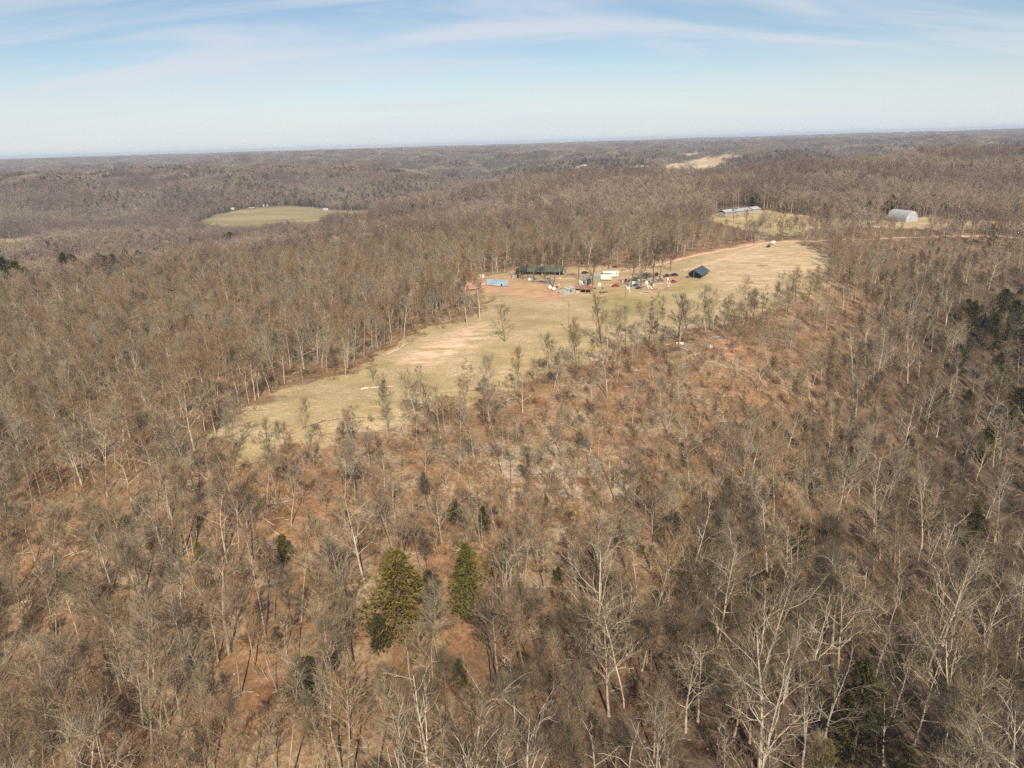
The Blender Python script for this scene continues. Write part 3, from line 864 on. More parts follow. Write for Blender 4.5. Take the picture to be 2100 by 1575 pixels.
# middle distance
x, y = jgrid(rs, 7.0, 640, 2500, 42)
keep = clearings(x, y) & (rs.rand(len(x)) < 0.9)
for c_ in (at(1850, 452), at(1510, 438), at(1535, 433)):
    cd_ = np.array((c_.x, c_.y)); td_ = -cd_ / np.linalg.norm(cd_)
    keep &= segdist(np.array([cd_ - td_ * 10, cd_ + td_ * 130]), x, y, False) > 19
x, y = x[keep], y[keep]
P = np.stack([x, y, hgt(x, y)], 1)
s_ = rs.uniform(.75, 1.15, len(x)); vi = rs.randint(0, 7, len(x)); vi = np.where((vi == 4) & (rs.rand(len(x)) < .75), 0, vi)
st = fbm(x / 140, y / 140, 151, 3) + rs.normal(0, .05, len(x))
vi = np.where((st > .54) & (vi != 4), np.where(rs.rand(len(x)) < .5, 1, 6), np.where((st < .46) & np.isin(vi, (1, 6)), 3, vi))
instancer('wooded_hills', LOW, P, np.stack([x * 0, x * 0, rs.uniform(0, 6.28, len(x))], 1), np.repeat(s_[:, None], 3, 1), vi, 'leafless woods covering the hills behind the farm')
# far hills, forest patch by patch
x, y = jgrid(rs, 56, 2480, 14500, 41)
keep = clearings(x, y)
x, y = x[keep], y[keep]
z = hgt(x, y); e = 12.0
gx = (hgt(x + e, y) - hgt(x - e, y)) / (2 * e); gy = (hgt(x, y + e) - hgt(x, y - e)) / (2 * e)
rot = np.stack([np.arctan(gy), -np.arctan(gx), x * 0], 1)
P = np.stack([x, y, z], 1)
instancer('far_wooded_hills', FARP, P, rot, np.ones((len(x), 3)), rs.randint(0, 4, len(x)), 'bare winter forest on the far hills up to the horizon')
# cedars among the far woods
x, y = jgrid(rs, 13, 640, 4200, 42)
r = np.hypot(x, y)
cl = fbm(x / 130, y / 130, 121, 4)
pr = np.where(cl > 0.575, 0.5, np.where(cl > 0.53, 0.12, 0.012)) * np.where(r < 900, .3, 1.0)
for P in (poly([(1000, 362), (1060, 345), (1150, 352), (1130, 380), (1030, 385)]), poly([(1140, 345), (1200, 336), (1300, 337), (1370, 336), (1375, 352), (1250, 362), (1150, 366)]),
          poly([(1480, 326), (1530, 318), (1560, 330), (1520, 342)]), poly([(640, 400), (960, 395), (950, 420), (700, 416)])):
    pr = np.where(inside(P, x, y), 0.6, pr)
pr = np.where(sdist(FF2, x, y) > -20, 0.0, pr)
keep = clearings(x, y) & (rs.rand(len(x)) < pr)
x, y = x[keep], y[keep]; r = np.hypot(x, y)
s_ = rs.uniform(.9, 1.8, len(x)) * (1 + .3 * sstep(1500, 2500, r))
instancer('far_cedars', CEDLOW, np.stack([x, y, hgt(x, y)], 1), np.stack([x * 0, x * 0, rs.uniform(0, 6.28, len(x))], 1), np.repeat(s_[:, None], 3, 1), rs.randint(0, 3, len(x)), 'dark green cedars scattered through the far bare woods')
# ------------------------------------------------------------------ simple part builder
def paint(name, c, rough=0.6, spec=0.3, metal=0.0, var=0.12, scale=1.5):
    g = NT(name, rough)
    g.b.inputs['Specular IOR Level'].default_value = spec
    g.b.inputs['Metallic'].default_value = metal
    n = g.noise(scale, 4, 0.65)
    lo = tuple(v * (1 - var * 1.6) for v in c); hi = tuple(min(1, v * (1 + var)) for v in c)
    g.color(g.mix(g.rng(n, 0.3, 0.7), lo, hi))
    return g.m
def metal_roof(name, c, rib=1.4, rust=None):
    g = NT(name, 0.5)
    g.b.inputs['Specular IOR Level'].default_value = 0.4
    n = g.noise(0.35, 5, 0.65)
    col = g.mix(g.rng(n, 0.35, 0.7), tuple(v * 0.8 for v in c), tuple(min(1, v * 1.12) for v in c))
    if rust:
        col = g.mix(g.rng(g.noise(0.5, 5, 0.7), 0.48, 0.62), col, rust)
    g.color(col)
    return g.m
WHITE = paint('white_paint', (0.78, 0.77, 0.73)); GREYW = paint('weathered_grey', (0.40, 0.38, 0.34), var=0.25)
BLUEC = metal_roof('container_blue', (0.36, 0.53, 0.68)); GREENR = metal_roof('green_metal_roof', (0.10, 0.125, 0.095))
DARKR = metal_roof('slate_blue_metal_roof', (0.075, 0.095, 0.125)); GALV = metal_roof('galvanised_roof', (0.52, 0.55, 0.58), rust=(0.40, 0.36, 0.33))
GALVO = metal_roof('old_galvanised_roof', (0.44, 0.46, 0.49), rust=(0.36, 0.33, 0.31)); SHEDG = metal_roof('grey_green_sheet', (0.42, 0.46, 0.44))
RUSTR = metal_roof('rusty_red_roof', (0.34, 0.14, 0.10), rust=(0.42, 0.30, 0.24)); BROWNW = paint('dark_brown_wall', (0.10, 0.065, 0.045), 0.85)
DKGREY = paint('dark_grey_wall', (0.15, 0.135, 0.12), 0.85); WOOD = paint('old_wood', (0.32, 0.25, 0.18), 0.9, var=0.3); WOODL = paint('pale_lumber', (0.62, 0.52, 0.38), 0.9, var=0.2)
GLASS = paint('dark_glass', (0.02, 0.025, 0.03), 0.12, 0.6); BLACKP = paint('black_car_paint', (0.015, 0.016, 0.018), 0.25, 0.5)
REDP = paint('red_paint', (0.45, 0.025, 0.02), 0.4, 0.4); MAROON = paint('maroon_paint', (0.13, 0.02, 0.02), 0.4, 0.4); RUB = paint('rubber', (0.02, 0.02, 0.02), 0.9)
STEEL = paint('bare_steel', (0.45, 0.46, 0.47), 0.45, 0.5, 0.3); GREENP = paint('green_plastic', (0.05, 0.20, 0.05), 0.5); BLUEP = paint('blue_tarp', (0.03, 0.06, 0.16), 0.5)
TAN = paint('tan_plastic', (0.66, 0.50, 0.26), 0.7); ROCK = paint('limestone', (0.58, 0.52, 0.44), 0.95, var=0.35, scale=0.6); LOGB = paint('log_bark', (0.36, 0.27, 0.19), 0.95, var=0.35)
LOGP = paint('bleached_log', (0.62, 0.54, 0.44), 0.95, var=0.25); CUT = paint('cut_log_end', (0.66, 0.44, 0.30), 0.9); RSOIL = paint('heaped_red_soil', (0.58, 0.32, 0.24), 0.95, var=0.3, scale=0.5)
ORBR = paint('dry_orange_leaves', (0.38, 0.18, 0.08), 0.95, var=0.4, scale=1.0); ICE = paint('pale_blue_sheet', (0.55, 0.64, 0.70), 0.4); GREYB = paint('grey_boards', (0.30, 0.28, 0.26), 0.9, var=0.3)
CREAM = paint('cream_plastic', (0.70, 0.66, 0.45), 0.6); BROWNT = paint('brown_earth', (0.30, 0.19, 0.10), 0.95, var=0.3)
FEATH = paint('black_feathers', (0.012, 0.011, 0.010), 0.8)

class MB:
    def __init__(s):
        s.v = []; s.f = []
    def add(s, vs, fs):
        b = len(s.v); s.v += [tuple(v) for v in vs]; s.f += [tuple(i + b for i in f) for f in fs]; return s
    def box(s, x0, x1, y0, y1, z0, z1):
        return s.add([(x0, y0, z0), (x1, y0, z0), (x1, y1, z0), (x0, y1, z0), (x0, y0, z1), (x1, y0, z1), (x1, y1, z1), (x0, y1, z1)],
                     [(3, 2, 1, 0), (4, 5, 6, 7), (0, 1, 5, 4), (1, 2, 6, 5), (2, 3, 7, 6), (3, 0, 4, 7)])
    def prism(s, prof, x0, x1):
        """profile in (y, z) pushed along x"""
        n = len(prof)
        vs = [(x0, y, z) for y, z in prof] + [(x1, y, z) for y, z in prof]
        fs = [tuple(range(n - 1, -1, -1)), tuple(range(n, 2 * n))] + [(i, (i + 1) % n, n + (i + 1) % n, n + i) for i in range(n)]
        return s.add(vs, fs)
    def slab(s, quad, t):
        a = [Vector(q) for q in quad]; n = (a[1] - a[0]).cross(a[2] - a[0]).normalized() * t
        return s.add([p for p in a] + [p - n for p in a], [(0, 1, 2, 3), (7, 6, 5, 4), (0, 4, 5, 1), (1, 5, 6, 2), (2, 6, 7, 3), (3, 7, 4, 0)])
    def cyl(s, p, q, r0, r1=None, n=10):
        p = Vector(p); q = Vector(q); r1 = r0 if r1 is None else r1
        t = (q - p).normalized(); a = perp(t); b = t.cross(a); vs = []
        for c, r in ((p, r0), (q, r1)):
            vs += [c + (a * math.cos(6.28318 * k / n) + b * math.sin(6.28318 * k / n)) * r for k in range(n)]
        return s.add(vs, [tuple(range(n - 1, -1, -1)), tuple(range(n, 2 * n))] + [(k, (k + 1) % n, n + (k + 1) % n, n + k) for k in range(n)])
    def blob(s, c, rad, seed, nu=10, nv=6, rough=0.3, dome=False):
        rn = random.Random(seed); vs = []; fs = []
        for j in range(nv + 1):
            th = (math.pi * (0.5 if dome else 1.0)) * j / nv
            for i in range(nu):
                ph = 6.28318 * i / nu; k = 1 + rn.uniform(-rough, rough)
                vs.append((c[0] + rad[0] * k * math.sin(th) * math.cos(ph), c[1] + rad[1] * k * math.sin(th) * math.sin(ph), c[2] + rad[2] * k * math.cos(th)))
        for j in range(nv):
            for i in range(nu):
                fs.append((j * nu + i, (j + 1) * nu + i, (j + 1) * nu + (i + 1) % nu, j * nu + (i + 1) % nu))
        return s.add(vs, fs)
    def build(s, name, mat, parent=None, bevel=0.0, smooth=False):
        o = mesh_obj(name, s.v, s.f, mat, parent, smooth)
        if bevel:
            b = o.modifiers.new('bevel', 'BEVEL'); b.width = bevel; b.segments = 1
        return o
def root(name, px, py, yaw, label, cat, group=None, dz=0.0):
    p = at(px, py)
    e = bpy.data.objects.new(name, None); COL.objects.link(e)
    e.empty_display_size = 0.5
    e.location = (p.x, p.y, p.z + dz); e.rotation_euler = (0, 0, R(yaw))
    tag(e, label, cat, group)
    return e
def single(name, mb, mat, px, py, yaw, label, cat, group=None, dz=0.0, bevel=0.0, smooth=False):
    p = at(px, py)
    o = mb.build(name, mat, None, bevel, smooth)
    o.location = (p.x, p.y, p.z + dz); o.rotation_euler = (0, 0, R(yaw))
    tag(o, label, cat, group)
    return o
def ribs(parent, x0, x1, n, ya, za, yb, zb, mat, name='rib'):
    """standing seams of a metal roof, from eave (ya, za) to ridge (yb, zb)"""
    for k in range(n):
        x = x0 + (x1 - x0) * (k + 0.5) / n
        MB().slab([(x - .05, ya, za + .06), (x + .05, ya, za + .06), (x + .05, yb, zb + .06), (x - .05, yb, zb + .06)], 0.08).build(name, mat, parent)
def window(parent, x0, x1, y, z0, z1, pane_grid=(2, 1), frame=WHITE):
    """window in a wall facing -y at depth y"""
    w = MB().box(x0, x1, y - 0.04, y + 0.04, z0, z1).build('window', GLASS, parent)
    t = 0.11
    f = MB().box(x0 - t, x1 + t, y - 0.09, y - 0.03, z1, z1 + t).box(x0 - t, x1 + t, y - 0.09, y - 0.03, z0 - t, z0).box(x0 - t, x0, y - 0.09, y - 0.03, z0, z1).box(x1, x1 + t, y - 0.09, y - 0.03, z0, z1)
    for k in range(1, pane_grid[0]):
        xx = x0 + (x1 - x0) * k / pane_grid[0]; f.box(xx - .05, xx + .05, y - 0.09, y - 0.045, z0, z1)
    for k in range(1, pane_grid[1]):
        zz = z0 + (z1 - z0) * k / pane_grid[1]; f.box(x0, x1, y - 0.085, y - 0.046, zz - .05, zz + .05)
    f.build('frame', frame, w)
    return w

# ------------------------------------------------------------------ buildings
def container():
    e = root('shipping_container', 1020, 586, -30, 'long light blue shipping container on bare red soil beside the wood', 'container', dz=0.25)
    L, W, Hh = 13.0, 2.5, 3.2
    MB().box(-L/2, L/2, -W/2, W/2, 0.15, Hh).build('body', BLUEC, e)
    c = MB()
    for k in range(36):
        x = -L/2 + 0.3 + (L - 0.6) * k / 35; c.box(x - 0.09, x + 0.09, -W/2 - 0.06, -W/2 - 0.001, 0.3, Hh - 0.25)
    c.build('corrugation', BLUEC, e)
    for z0, z1 in ((0.02, 0.28), (Hh - 0.22, Hh + 0.03)):
        MB().box(-L/2 - .03, L/2 + .03, -W/2 - 0.09, -W/2 - 0.062, z0, z1).build('side_rail', BLUEC, e)
    for sx in (-1, 1):
        MB().box(sx * L/2 - .08, sx * L/2 + .08, -W/2 - 0.11, -W/2 + .05, -0.1, Hh + 0.05).build('corner_post', BLUEC, e)
    MB().box(L/2 - 3.4, L/2 - 2.3, -W/2 - 0.10, -W/2 - 0.02, 0.1, 1.25).build('hatch', GLASS, e)
    for s in (-1, 1):
        d = MB().box(L/2 + 0.0015, L/2 + .06, 0.02 if s > 0 else -W/2 + .1, W/2 - .1 if s > 0 else -0.02, .25, Hh - .25).build('door', BLUEC, e)
        MB().cyl((L/2 + .1, s * .35, .3), (L/2 + .1, s * .35, Hh - .3), .03).build('lock_bar', STEEL, d)
    MB().box(-L/2 + .05, L/2 - .05, -W/2 + .05, W/2 - .05, Hh + .002, Hh + .07).build('roof', BLUEC, e)
container()

def house():
    e = root('farm_house', 1106, 561, -14, 'long brown farmhouse with green metal roof under bare yard trees', 'house', dz=-0.3)
    L, W, E_, Rg = 29.0, 9.0, 3.2, 5.3
    MB().box(-L/2, L/2, -W/2, W/2, 0, E_).build('wall', BROWNW, e)
    roof = MB().slab([(-L/2 - 1, -W/2 - .9, E_ - .25), (L/2 + 1, -W/2 - .9, E_ - .25), (L/2 - 1.5, 0, Rg), (-L/2 + 3.5, 0, Rg)], .15)
    roof.slab([(L/2 + 1, W/2 + .9, E_ - .25), (-L/2 - 1, W/2 + .9, E_ - .25), (-L/2 + 3.5, 0, Rg), (L/2 - 1.5, 0, Rg)], .15)
    roof.add([(-L/2 - 1, -W/2 - .9, E_ - .25), (-L/2 + 3.5, 0, Rg), (-L/2 - 1, W/2 + .9, E_ - .25)], [(0, 1, 2)]).add([(L/2 + 1, -W/2 - .9, E_ - .25), (L/2 + 1, W/2 + .9, E_ - .25), (L/2 - 1.5, 0, Rg)], [(0, 1, 2)])
    rf = roof.build('roof', GREENR, e)
    ribs(rf, -L/2 + 3, L/2 - 1.5, 16, -W/2 - .9, E_ - .25, -0.1, Rg - .05, GREENR, 'seam')
    MB().box(1.0, 1.8, .3, 1.1, Rg - .5, Rg + 1.2).build('chimney', GREYW, rf)
    window(e, -L/2 + 1.2, -L/2 + 3.0, -W/2, 1.0, 2.6, (2, 2)); window(e, 4.8, 6.2, -W/2, 1.1, 2.5, (2, 2)); window(e, -3.6, -2.0, -W/2, 1.1, 2.5, (2, 2))
    window(e, 9.0, 10.0, -W/2, .9, 2.6, (1, 2))
    d = MB().box(2.3, 3.3, -W/2 - .06, -W/2 + .02, 0.1, 2.3).build('door', WHITE, e); MB().blob((3.15, -W/2 - .1, 1.15), (.06, .06, .06), 1, 6, 4, 0).build('handle', STEEL, d)
    for x in (-8, -4.5, -1, 7.6, 11.2, 14.3):
        MB().box(x - .09, x + .09, -W/2 - 1.6, -W/2 - 1.42, 0, E_ - .3).build('porch_post', WHITE if x > 13 else WOOD, e)
    MB().slab([(-9, -W/2 - 1.9, E_ - .7), (15, -W/2 - 1.9, E_ - .7), (15, -W/2 - .3, E_ - .2), (-9, -W/2 - .3, E_ - .2)], .1).build('porch_roof', GREENR, e)
    MB().box(-9, 15, -W/2 - 1.8, -W/2 - .02, -0.2, .22).build('porch_floor', WOOD, e)
house()

def cabin():
    e = root('small_cabin', 1200, 583, -32, 'small cabin with white front, four-pane window and dark side wall', 'cabin', dz=-0.1)
    W, D, Hh = 4.6, 6.0, 3.1
    MB().prism([(-D/2, 0.35), (D/2, 0.35), (D/2, Hh), (-D/2, Hh)], -W/2, W/2).build('side_wall', DKGREY, e)
    MB().box(-W/2 - .03, W/2 + .03, -D/2 - .08, -D/2 - .002, 0.35, Hh + .1).build('front_wall', WHITE, e)
    window(e, .1, 1.9, -D/2 - .08, 1.0, 2.6, (2, 2))
    MB().slab([(-W/2 - .3, -D/2 - .5, Hh + .25), (W/2 + .3, -D/2 - .5, Hh + .25), (W/2 + .3, D/2 + .3, Hh + .95), (-W/2 - .3, D/2 + .3, Hh + .95)], .14).build('roof', GREYW, e)
    for x in (-W/2 + .3, W/2 - .3):
        for y in (-D/2 + .3, D/2 - .3):
            MB().box(x - .15, x + .15, y - .15, y + .15, -.3, .35).build('foundation_block', GREYW, e)
cabin()

def shed():
    e = root('metal_shed', 1163, 602, -38, 'pale grey metal shed with gable end in front of the cabin', 'shed', dz=-0.15)
    W, D, Hh, Rg = 5.6, 7.5, 3.2, 4.3
    MB().prism([(-D/2, 0), (D/2, 0), (D/2, Hh), (-D/2, Hh)], -W/2, W/2).build('wall', SHEDG, e)
    MB().add([(-W/2, -D/2 - .002, Hh), (W/2, -D/2 - .002, Hh), (0, -D/2 - .002, Rg)], [(0, 1, 2)]).add([(-W/2, D/2 + .002, Hh), (W/2, D/2 + .002, Hh), (0, D/2 + .002, Rg)], [(2, 1, 0)]).build('gable', SHEDG, e)
    for s in (-1, 1):
        MB().slab([(s * (W/2 + .3), -s * (D/2 + .4), Hh - .1), (s * (W/2 + .3), s * (D/2 + .4), Hh - .1), (0, s * (D/2 + .4), Rg + .08), (0, -s * (D/2 + .4), Rg + .08)], .08).build('roof_sheet', GREYW if s > 0 else SHEDG, e)
    d = MB().box(-1.3, 1.3, -D/2 - .07, -D/2 - .004, .02, 2.6).build('door', SHEDG, e)
    MB().box(.9, 1.1, -D/2 - .12, -D/2 - .071, 1.1, 1.35).build('handle', BLACKP, d)
    MB().box(W/2 + .002, W/2 + .06, -1.2, 0.2, 1.4, 2.4).build('window', GLASS, e)
    e = root('open_lean_to', 1193, 599, -22, 'low open-fronted lean-to with rusty red roof between shed and big forked tree', 'shed', dz=-0.1)
    MB().slab([(-6, -2.6, 2.3), (6, -2.6, 2.3), (6, 2.6, 3.2), (-6, 2.6, 3.2)], .1).build('roof', RUSTR, e)
    MB().box(-6, 6, 2.3, 2.4, 0, 2.95).build('back_wall', WOOD, e)
    for x in (-5.8, -2.9, 0, 2.9, 5.8):
        MB().box(x - .1, x + .1, -2.4, -2.2, 0, 2.25).build('post', WOOD, e)
    MB().box(-5.8, -2.9, -2.3, -2.25, 0, 1.9).build('white_panel', WHITE, e)
    MB().box(-2.6, -0.4, -2.32, -2.26, 0, 1.3).build('board_panel', WOODL, e)
shed()

def trailers():
    e = root('box_trailer', 1243, 575, -10, 'boxy white trailer standing in front of the long white camper', 'trailer', dz=0.0)
    MB().box(-3.2, 3.2, -1.3, 1.3, .7, 4.0).build('body', WHITE, e, .06)
    MB().slab([(-3.3, -1.4, 4.02), (3.3, -1.4, 4.02), (3.3, 1.4, 4.02), (-3.3, 1.4, 4.02)], .0).build('roof', WHITE, e)
    MB().box(1.0, 1.05, -1.33, -1.302, .8, 3.9).build('door_seam', GREYW, e)
    for x in (-1.6, 1.6):
        w = MB().cyl((x, -1.3, .4), (x, -1.05, .4), .42, n=14).build('wheel', RUB, e)
        MB().cyl((x, -1.33, .4), (x, -1.301, .4), .22, n=10).build('rim', STEEL, w)
    e = root('white_camper', 1251, 569, 6, 'long white camper trailer with small dark window behind the boxy trailer', 'camper')
    MB().prism([(-1.3, .6), (1.3, .6), (1.3, 3.7), (-1.0, 4.0), (-1.3, 3.6)], -4.9, 4.9).build('body', WHITE, e, .08)
    MB().box(3.4, 4.3, -1.34, -1.302, 2.2, 2.9).build('window', GLASS, e)
    MB().box(-4.95, 4.95, -1.33, -1.303, .55, .8).build('skirt', GREYW, e)
    for x in (1.4, 2.4):
        w = MB().cyl((x, -1.33, .4), (x, -1.1, .4), .4, n=14).build('wheel', RUB, e); MB().cyl((x, -1.36, .4), (x, -1.331, .4), .2, n=10).build('rim', STEEL, w)
    MB().box(-1, 1, -.4, .4, 4.0, 4.25).build('roof_vent', GREYW, e)
    e = root('canvas_lean_to', 1224, 574, -10, 'grey-green lean-to shelter against the left end of the white trailers', 'shelter')
    MB().slab([(-2.3, -2.4, 2.7), (2.2, -2.4, 3.3), (2.2, 2.4, 3.9), (-2.3, 2.4, 3.2)], .08).build('roof', SHEDG, e)
    MB().slab([(-2.3, -2.4, 0), (-2.3, 2.4, 0), (-2.3, 2.4, 3.1), (-2.3, -2.4, 2.65)], .06).build('side_sheet', paint('sage_canvas', (0.27, 0.29, 0.23), 0.9), e)
    MB().slab([(-2.25, -2.35, 0), (2.1, -2.35, 0), (2.1, -2.35, 3.2), (-2.25, -2.35, 2.62)], .06).build('front_sheet', MATS['sage_canvas'], e)
trailers()

def pole_barn():
    e = root('pole_barn', 1433, 566, 60, 'low open pole barn with dark slate-blue metal roof standing alone on the meadow', 'barn')
    L, W = 17.0, 8.0
    rf = MB().slab([(-L/2 - .5, -W/2 - .4, 2.0), (L/2 + .5, -W/2 - .4, 2.0), (L/2 + .5, 0.6, 5.0), (-L/2 - .5, 0.6, 5.0)], .12).build('roof', DARKR, e)
    ribs(rf, -L/2 - .4, L/2 + .4, 12, -W/2 - .4, 2.0, 0.55, 4.98, DARKR, 'seam')
    MB().slab([(L/2 + .5, W/2 + .4, 3.0), (-L/2 - .5, W/2 + .4, 3.0), (-L/2 - .5, 0.62, 5.02), (L/2 + .5, 0.62, 5.02)], .12).build('back_roof', DARKR, e)
    for x in (-L/2, -L/4, 0, L/4, L/2):
        for y, h in ((-W/2, 2.0), (W/2, 3.0)):
            MB().box(x - .1, x + .1, y - .1, y + .1, -.3, h).build('post', WOOD, e)
    for x in (-L/2, L/2):
        MB().box(x - .09, x + .09, 0.5, 0.7, -.3, 4.85).build('post', WOOD, e)
    MB().box(-L/2, L/2, W/2 - .12, W/2 - .04, 0, 2.9).build('back_wall', DKGREY, e)
    single('white_drum', MB().cyl((0, 0, 0), (0, 0, 1.1), .45), WHITE, 1413, 566, 0, 'white drum at the open end of the dark-roofed pole barn', 'drum')
    single('fence_post', MB().box(-.08, .08, -.08, .08, -.3, 2.2), WOODL, 1404, 568, 0, 'lone pale post beside the open end of the pole barn', 'post')
pole_barn()

def far_farm():
    e = root('long_barn', 1516, 437, 34, 'long low barn with pale metal roof on the far grassy slope', 'barn', dz=0.2)
    L, W = 52.0, 9.5
    MB().box(-L/2, L/2, -W/2, W/2, -1.5, 2.6).build('wall', GREYW, e)
    for s in (-1, 1):
        MB().slab([(s * (-L/2 - .6), s * (-W/2 - .8), 2.5), (s * (L/2 + .6), s * (-W/2 - .8), 2.5), (s * (L/2 + .6), 0, 4.7), (s * (-L/2 - .6), 0, 4.7)], .15).build('roof', GALVO, e)
    MB().box(-7, -3, -2.0, 2.0, 3.8, 5.8).build('cupola', GREYW, e)
    MB().slab([(12, -W/2 - 1.2, 2.6), (13.6, -W/2 - 1.2, 2.6), (13.6, 0, 5.0), (12, 0, 5.0)], .1).build('roof_gap', DKGREY, e)
    for k in range(8):
        x = -L/2 + 3.5 + k * 7
        MB().box(x - .12, x + .12, -W/2 - .6, -W/2 - .36, -1.5, 2.4).build('post', WOODL, e)
    e = root('arched_barn', 1850, 453, -74, 'barn with big arched grey metal roof near a dark cedar', 'barn', dz=0)
    n = 12; rad = 6.8
    prof = [(rad * math.cos(math.pi * k / n), max(0, 9.6 * math.sin(math.pi * k / n) ** 0.8)) for k in range(n + 1)]
    m = MB()
    Lh = 11.0
    vs = [(x, y, z) for x in (-Lh, -Lh / 3, Lh / 3, Lh) for y, z in prof]
    fs = [(j * (n + 1) + i, j * (n + 1) + i + 1, (j + 1) * (n + 1) + i + 1, (j + 1) * (n + 1) + i) for j in range(3) for i in range(n)]
    m.add(vs, fs)
    rf = m.build('roof', GALVO, e)
    sol = rf.modifiers.new('thick', 'SOLIDIFY'); sol.thickness = 0.12
    for x in (-Lh + .3, Lh - .3):
        MB().add([(x, y * .985, z * .985) for y, z in prof], [tuple(range(n + 1))]).build('end_wall', GALVO, e)
    MB().box(-Lh + .1, -Lh + .27, -2, 2, 0, 4).build('door', DKGREY, e)
    ribs_ = MB()
    for k in range(9):
        x = -Lh + 1.4 + k * (2 * Lh - 2.8) / 8
        for i in range(n):
            (y0, z0), (y1, z1) = prof[i], prof[i + 1]
            ribs_.slab([(x - .12, y0 * 1.012, z0 * 1.012), (x + .12, y0 * 1.012, z0 * 1.012), (x + .12, y1 * 1.012, z1 * 1.012), (x - .12, y1 * 1.012, z1 * 1.012)], .05)
    ribs_.build('roof_ribs', GALVO, e)
    for k, px in enumerate((1768, 1794, 1877, 1911, 1936, 1957, 1974, 1995)):
        single('fence_post', MB().box(-.12, .12, -.12, .12, -.3, 2.4), WOODL, px, 488 - 0.02 * (px - 1770) - 4, 0, 'pale post in the row beside the far dirt road', 'post', 'fence posts beside the far dirt road')
far_farm()

# houses by the hay field in the valley
def cottage(px, py, L, W, Hh, wall, roof, yaw, label, name='farm_cottage'):
    e = root(name, px, py, yaw, label, 'house', dz=-0.2)
    MB().box(-L/2, L/2, -W/2, W/2, 0, Hh).build('wall', wall, e)
    rf = MB().prism([(-W/2 - .5, Hh - .1), (0, Hh + W * .3), (W/2 + .5, Hh - .1)], -L/2 - .4, L/2 + .4).build('roof', roof, e)
    for k in range(3):
        x = -L/2 + L * (k + .5) / 3
        MB().box(x - .5, x + .5, -W/2 - .05, -W/2 + .02, 1.1, 2.4).build('window', GLASS, e)
cottage(478, 430, 15, 8, 3.6, WHITE, WHITE, 10, 'white house with white roof at the back edge of the valley hay field')
cottage(462, 431, 10, 7, 3.2, GREYW, GREYW, 10, 'grey outbuilding next to the white house at the hay field')
cottage(545, 423, 12, 8, 3.4, WHITE, GALV, -15, 'pale cottage on the rise behind the valley hay field')
cottage(668, 431, 13, 7, 3.0, ICE, GALV, 5, 'low pale blue building at the far right end of the hay field')
cottage(517, 429, 14, 7, 3.0, DKGREY, GREYW, 0, 'dark low outbuilding between the white house and the cottage on the rise')

# ------------------------------------------------------------------ vehicles
def car(name, px, py, yaw, paintm, label, cat='car', pickup=False, s=1.0, dz=0.0):
    e = root(name, px, py, yaw, label, cat, dz=dz)
    e.scale = (s, s, s)
    L = 2.6 if pickup else 2.25
    if pickup:
        prof = [(-L, .45), (L, .45), (L, .95), (L - .9, 1.08), (.35, 1.1), (.1, 1.02), (-L, 1.02)]
        cab = [(1.55, 1.09), (1.0, 1.75), (-.15, 1.8), (-.4, 1.09)]
    else:
        prof = [(-L, .4), (L, .4), (L, .75), (L - 1.0, .92), (-L + .6, .98), (-L, .85)]
        cab = [(1.35, .93), (.6, 1.42), (-.9, 1.45), (-1.75, .95)]
    def side(pr, w):
        m = MB(); n = len(pr)
        m.add([(x, -w, z) for x, z in pr] + [(x, w, z) for x, z in pr], [tuple(range(n)), tuple(range(2 * n - 1, n - 1, -1))] + [(i, n + i, n + (i + 1) % n, (i + 1) % n) for i in range(n)])
        return m
    b = side(prof, .9).build('body', paintm, e, .06)
    side(cab, .78).build('cab', GLASS, e, .05)
    xs = [p[0] for p in cab]; zt = max(p[1] for p in cab)
    MB().box(min(cab[1][0], cab[2][0]) + .05, max(cab[1][0], cab[2][0]) - .05, -.74, .74, zt + .005, zt + .05).build('roof', paintm, e)
    if pickup:
        MB().box(-L + .12, -.45, -.75, .75, 1.025, 1.03).build('bed', DKGREY, e)
    for x in (-L * .62, L * .62):
        for y in (-.88, .88):
            w = MB().cyl((x, y - .1, .36), (x, y + .1, .36), .36, n=14).build('wheel', RUB, e)
            MB().cyl((x, y + (.12 if y > 0 else -.12), .36), (x, y + (.101 if y > 0 else -.101), .36), .2, n=10).build('rim', STEEL, w)
    for y in (-.6, .6):
        MB().box(L + .001, L + .03, y - .18, y + .18, .62, .76).build('headlight', WHITE, e)
    return e
car('parked_car', 1150, 564, 25, BLACKP, 'black car parked at the right end of the farmhouse')
car('parked_car', 1200, 561, 10, BLACKP, 'dark car half hidden behind the small cabin')
car('parked_car', 1263, 588, 10, REDP, 'red car parked on the grass right of the white trailers')
car('parked_car', 1382, 566, 160, BLACKP, 'black car parked between the junk heaps and the pole barn', s=1.15)
car('parked_car', 1262, 549, 0, MAROON, 'dark maroon car on the lane behind the white camper', s=0.9)
car('pickup_truck', 1366, 568, 12, MAROON, 'rusty red pickup truck behind the junk heaps', 'truck', True)
car('pickup_truck', 1576, 507, 55, BLACKP, 'black pickup truck parked on the meadow by the dirt road', 'truck', True)
car('tractor', 1379, 580, 8, REDP, 'bright red low farm machine in front of the junk heaps', 'tractor', True, .95)
e = root('utility_trailer', 1585, 501, 40, 'small white box trailer hitched behind the black pickup', 'trailer')
MB().box(-1.6, 1.6, -1.0, 1.0, .6, 2.6).build('body', WHITE, e, .05)
for y in (-1.0, .8):
    MB().cyl((0, y, .35), (0, y + .2, .35), .35, n=12).build('wheel', RUB, e)
MB().box(1.6, 2.8, -.08, .08, .5, .62).build('drawbar', STEEL, e)

